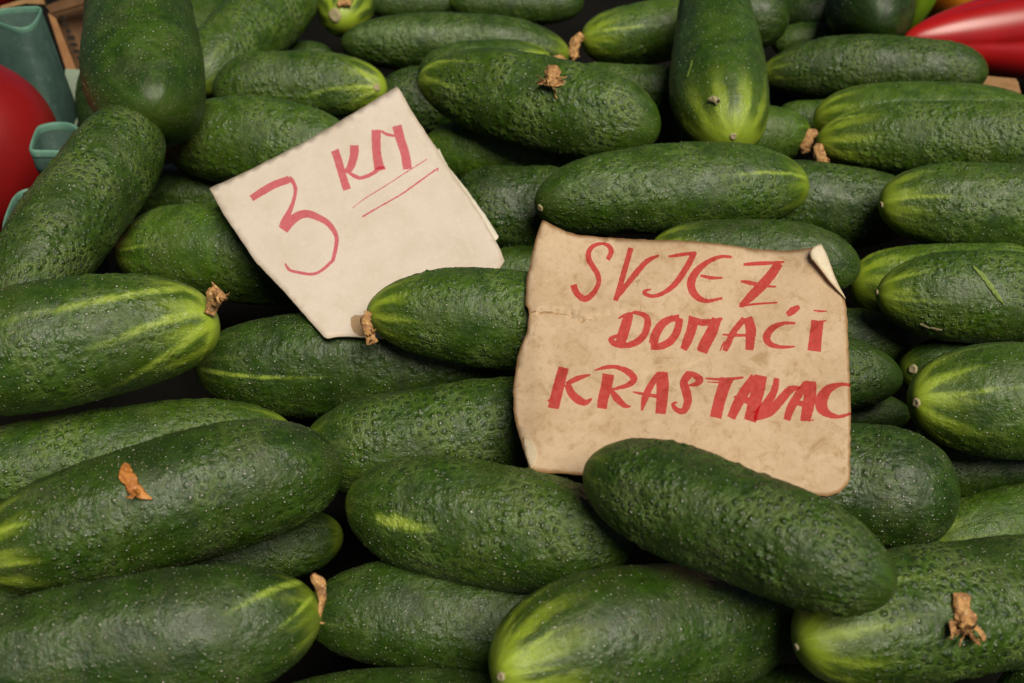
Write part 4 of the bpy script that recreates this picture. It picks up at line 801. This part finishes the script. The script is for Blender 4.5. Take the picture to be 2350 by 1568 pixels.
slab('ledge', [(150, 158), (184, 160), (200, 180), (190, 240), (172, 300), (118, 300), (128, 262), (146, 215)], -.055, .02, M_LEDGE, crate)

def blob(name, c, rx, ry, rz, mat, label, cat, lobes=0, lob=.0, seed=0, group=None, tilt=0):
    nu, nv = 40, 56; vs, fs = [], []
    for i in range(nu + 1):
        ph = math.pi * i / nu
        for j in range(nv):
            a = 2 * math.pi * j / nv
            m = 1 + lob * math.cos(lobes * a + seed) * math.sin(ph) + .02 * noise.noise(Vector((math.cos(a), math.sin(a), ph * .8 + seed)))
            dip = 1 - .22 * math.exp(-(ph / .35) ** 2)
            v = Vector((rx * math.sin(ph) * math.cos(a) * m, ry * math.sin(ph) * math.sin(a) * m, rz * math.cos(ph) * dip))
            vs.append(Matrix.Rotation(tilt, 3, 'Y') @ v)
    for i in range(nu):
        for j in range(nv): fs.append((i * nv + j, (i + 1) * nv + j, (i + 1) * nv + (j + 1) % nv, i * nv + (j + 1) % nv))
    o = link(name, mesh(vs, fs), mat); o.location = c; tag(o, label, cat, group); return o
rT = 232 * .64 / F_
blob('tomato', at(-100, 350, .64), rT, rT, rT * .95, M_TOMATO, 'large smooth red tomato at the left edge beside the teal crate', 'tomato', 5, .012, 1, 'tomatoes left of the cucumbers')
blob('tomato', at(-40, -50, .95), .032, .032, .030, M_TOMATO, 'dark red tomato in the extreme top left corner above the teal post', 'tomato', 5, .02, 2, 'tomatoes left of the cucumbers')
# carton behind the posts: a flap with a printed strip
carton = bpy.data.objects.new('cardboard_box', None); COL.objects.link(carton); carton.location = at(150, 60, .86)
tag(carton, 'brown cardboard box with dark print behind the teal crate', 'cardboard box')
def panel(name, px, Zs, mat, parent, th=.003):
    f = [at(x, y, z) for (x, y), z in zip(px, Zs)]; n = (f[1] - f[0]).cross(f[2] - f[0]).normalized()
    if n.dot(EYE - f[0]) < 0: n = -n
    b = [p - n * th for p in f]; k = len(f); vs = f + b
    fs = [tuple(range(k)), tuple(range(2 * k - 1, k - 1, -1))] + [(j, j + k, (j + 1) % k + k, (j + 1) % k) for j in range(k)]
    return link(name, mesh(local(parent, vs), fs), mat, parent, smooth=False), n
panel('side_panel', [(112, 25), (290, -30), (290, 240), (165, 185)], [.90, .93, .93, .90], M_CARTON, carton)
panel('top_flap', [(104, 14), (290, -60), (290, -20), (118, 30)], [.885, .90, .90, .885], M_CARTON, carton)
panel('edge_strip', [(110, 30), (128, 42), (182, 178), (158, 178)], [.882, .882, .862, .862], simple('carton_edge', [(.27, .135, .06), (.22, .105, .045)], 80, .85, .15), carton)
rp = random.Random(4)
for q in range(9):
    x, y = 143 + q * 6.3, 40 + q * 15.5
    w, h = rp.uniform(5, 9), rp.uniform(5, 8)
    panel('printed_mark', [(x - w, y - h), (x + w, y - h + 3), (x + w + 2, y + h), (x - w + 2, y + h - 2)], [.893] * 4, M_PRINT, carton, th=.0004)
panel('rim_strip', [(0, 14), (40, 2), (96, -12), (102, 10), (60, 8), (0, 22)], [.84] * 6, M_WOOD, carton)

# ------------------------------------------------------------------ right: peppers and the crate batten
def pepper(name, a, b, wid, mat, label, lobes=3, lob=.10, seed=0):
    a, b = Vector(a), Vector(b); ax = (b - a); L = ax.length; ax.normalize(); e1 = (EYE - a); e1 = (e1 - ax * e1.dot(ax)).normalized(); e2 = ax.cross(e1)
    vs, fs = [], []; nt, N = 60, 72
    for i in range(nt):
        t = i / (nt - 1)
        pr = (max(0, 1 - (1 - min(t / .85, 1)) ** 2.0)) ** .62 * (1 if t < .85 else max(0, 1 - ((t - .85) / .15) ** 2.4) ** .5 * .9 + .1 * (1 - (t - .85) / .15))
        for j in range(N):
            an = 2 * math.pi * j / N
            m = 1 + lob * (abs(math.cos(lobes * .5 * an + seed + t * .6)) ** .7 - .62) * 2 * min(1, t * 2.2) + .03 * noise.noise(Vector((math.cos(an) * 1.5, math.sin(an) * 1.5, t * 4 + seed)))
            vs.append(a + ax * (t * L) + (e1 * math.cos(an) + e2 * math.sin(an)) * (wid * .5 * pr * m))
    for i in range(nt - 1):
        for j in range(N): fs.append((i * N + j, i * N + (j + 1) % N, (i + 1) * N + (j + 1) % N, (i + 1) * N + j))
    o = link(name, mesh([v - a for v in vs], fs), mat); o.location = a; tag(o, label, 'pepper', 'peppers behind the crate batten'); return o
pepper('red_pepper', at(2072, 92, .765), at(2680, 62, .835), 236 * .79 / F_, M_REDPEP, 'long glossy red pepper in the upper right corner', 4, .13, .9)
blob('orange_pepper', at(2200, -35, .95), .036, .030, .034, M_ORANGE, 'orange yellow pepper at the top edge behind the long red one', 'pepper', 4, .06, .5, 'peppers behind the crate batten')
blob('orange_pepper', at(2412, 262, .70), .018, .018, .018, M_ORANGE, 'orange pepper at the right edge beside the wooden batten', 'pepper', 4, .05, 1.5, 'peppers behind the crate batten')
blob('lime_pepper', at(2112, -22, .90), .013, .02, .036, M_LIME, 'lime green pepper sliver at the top edge between dark cucumber and orange pepper', 'pepper', 3, .08, .2, 'peppers behind the crate batten', tilt=.25)
b0 = at(2300, 214, .745)
bat = board('wooden_batten', b0 + Vector((-.002, .008, -.012)), (.030, .026, .030), M_WOOD, R(-14))
tag(bat, 'raw wooden batten end between the long red pepper and the striped cucumbers', 'batten')
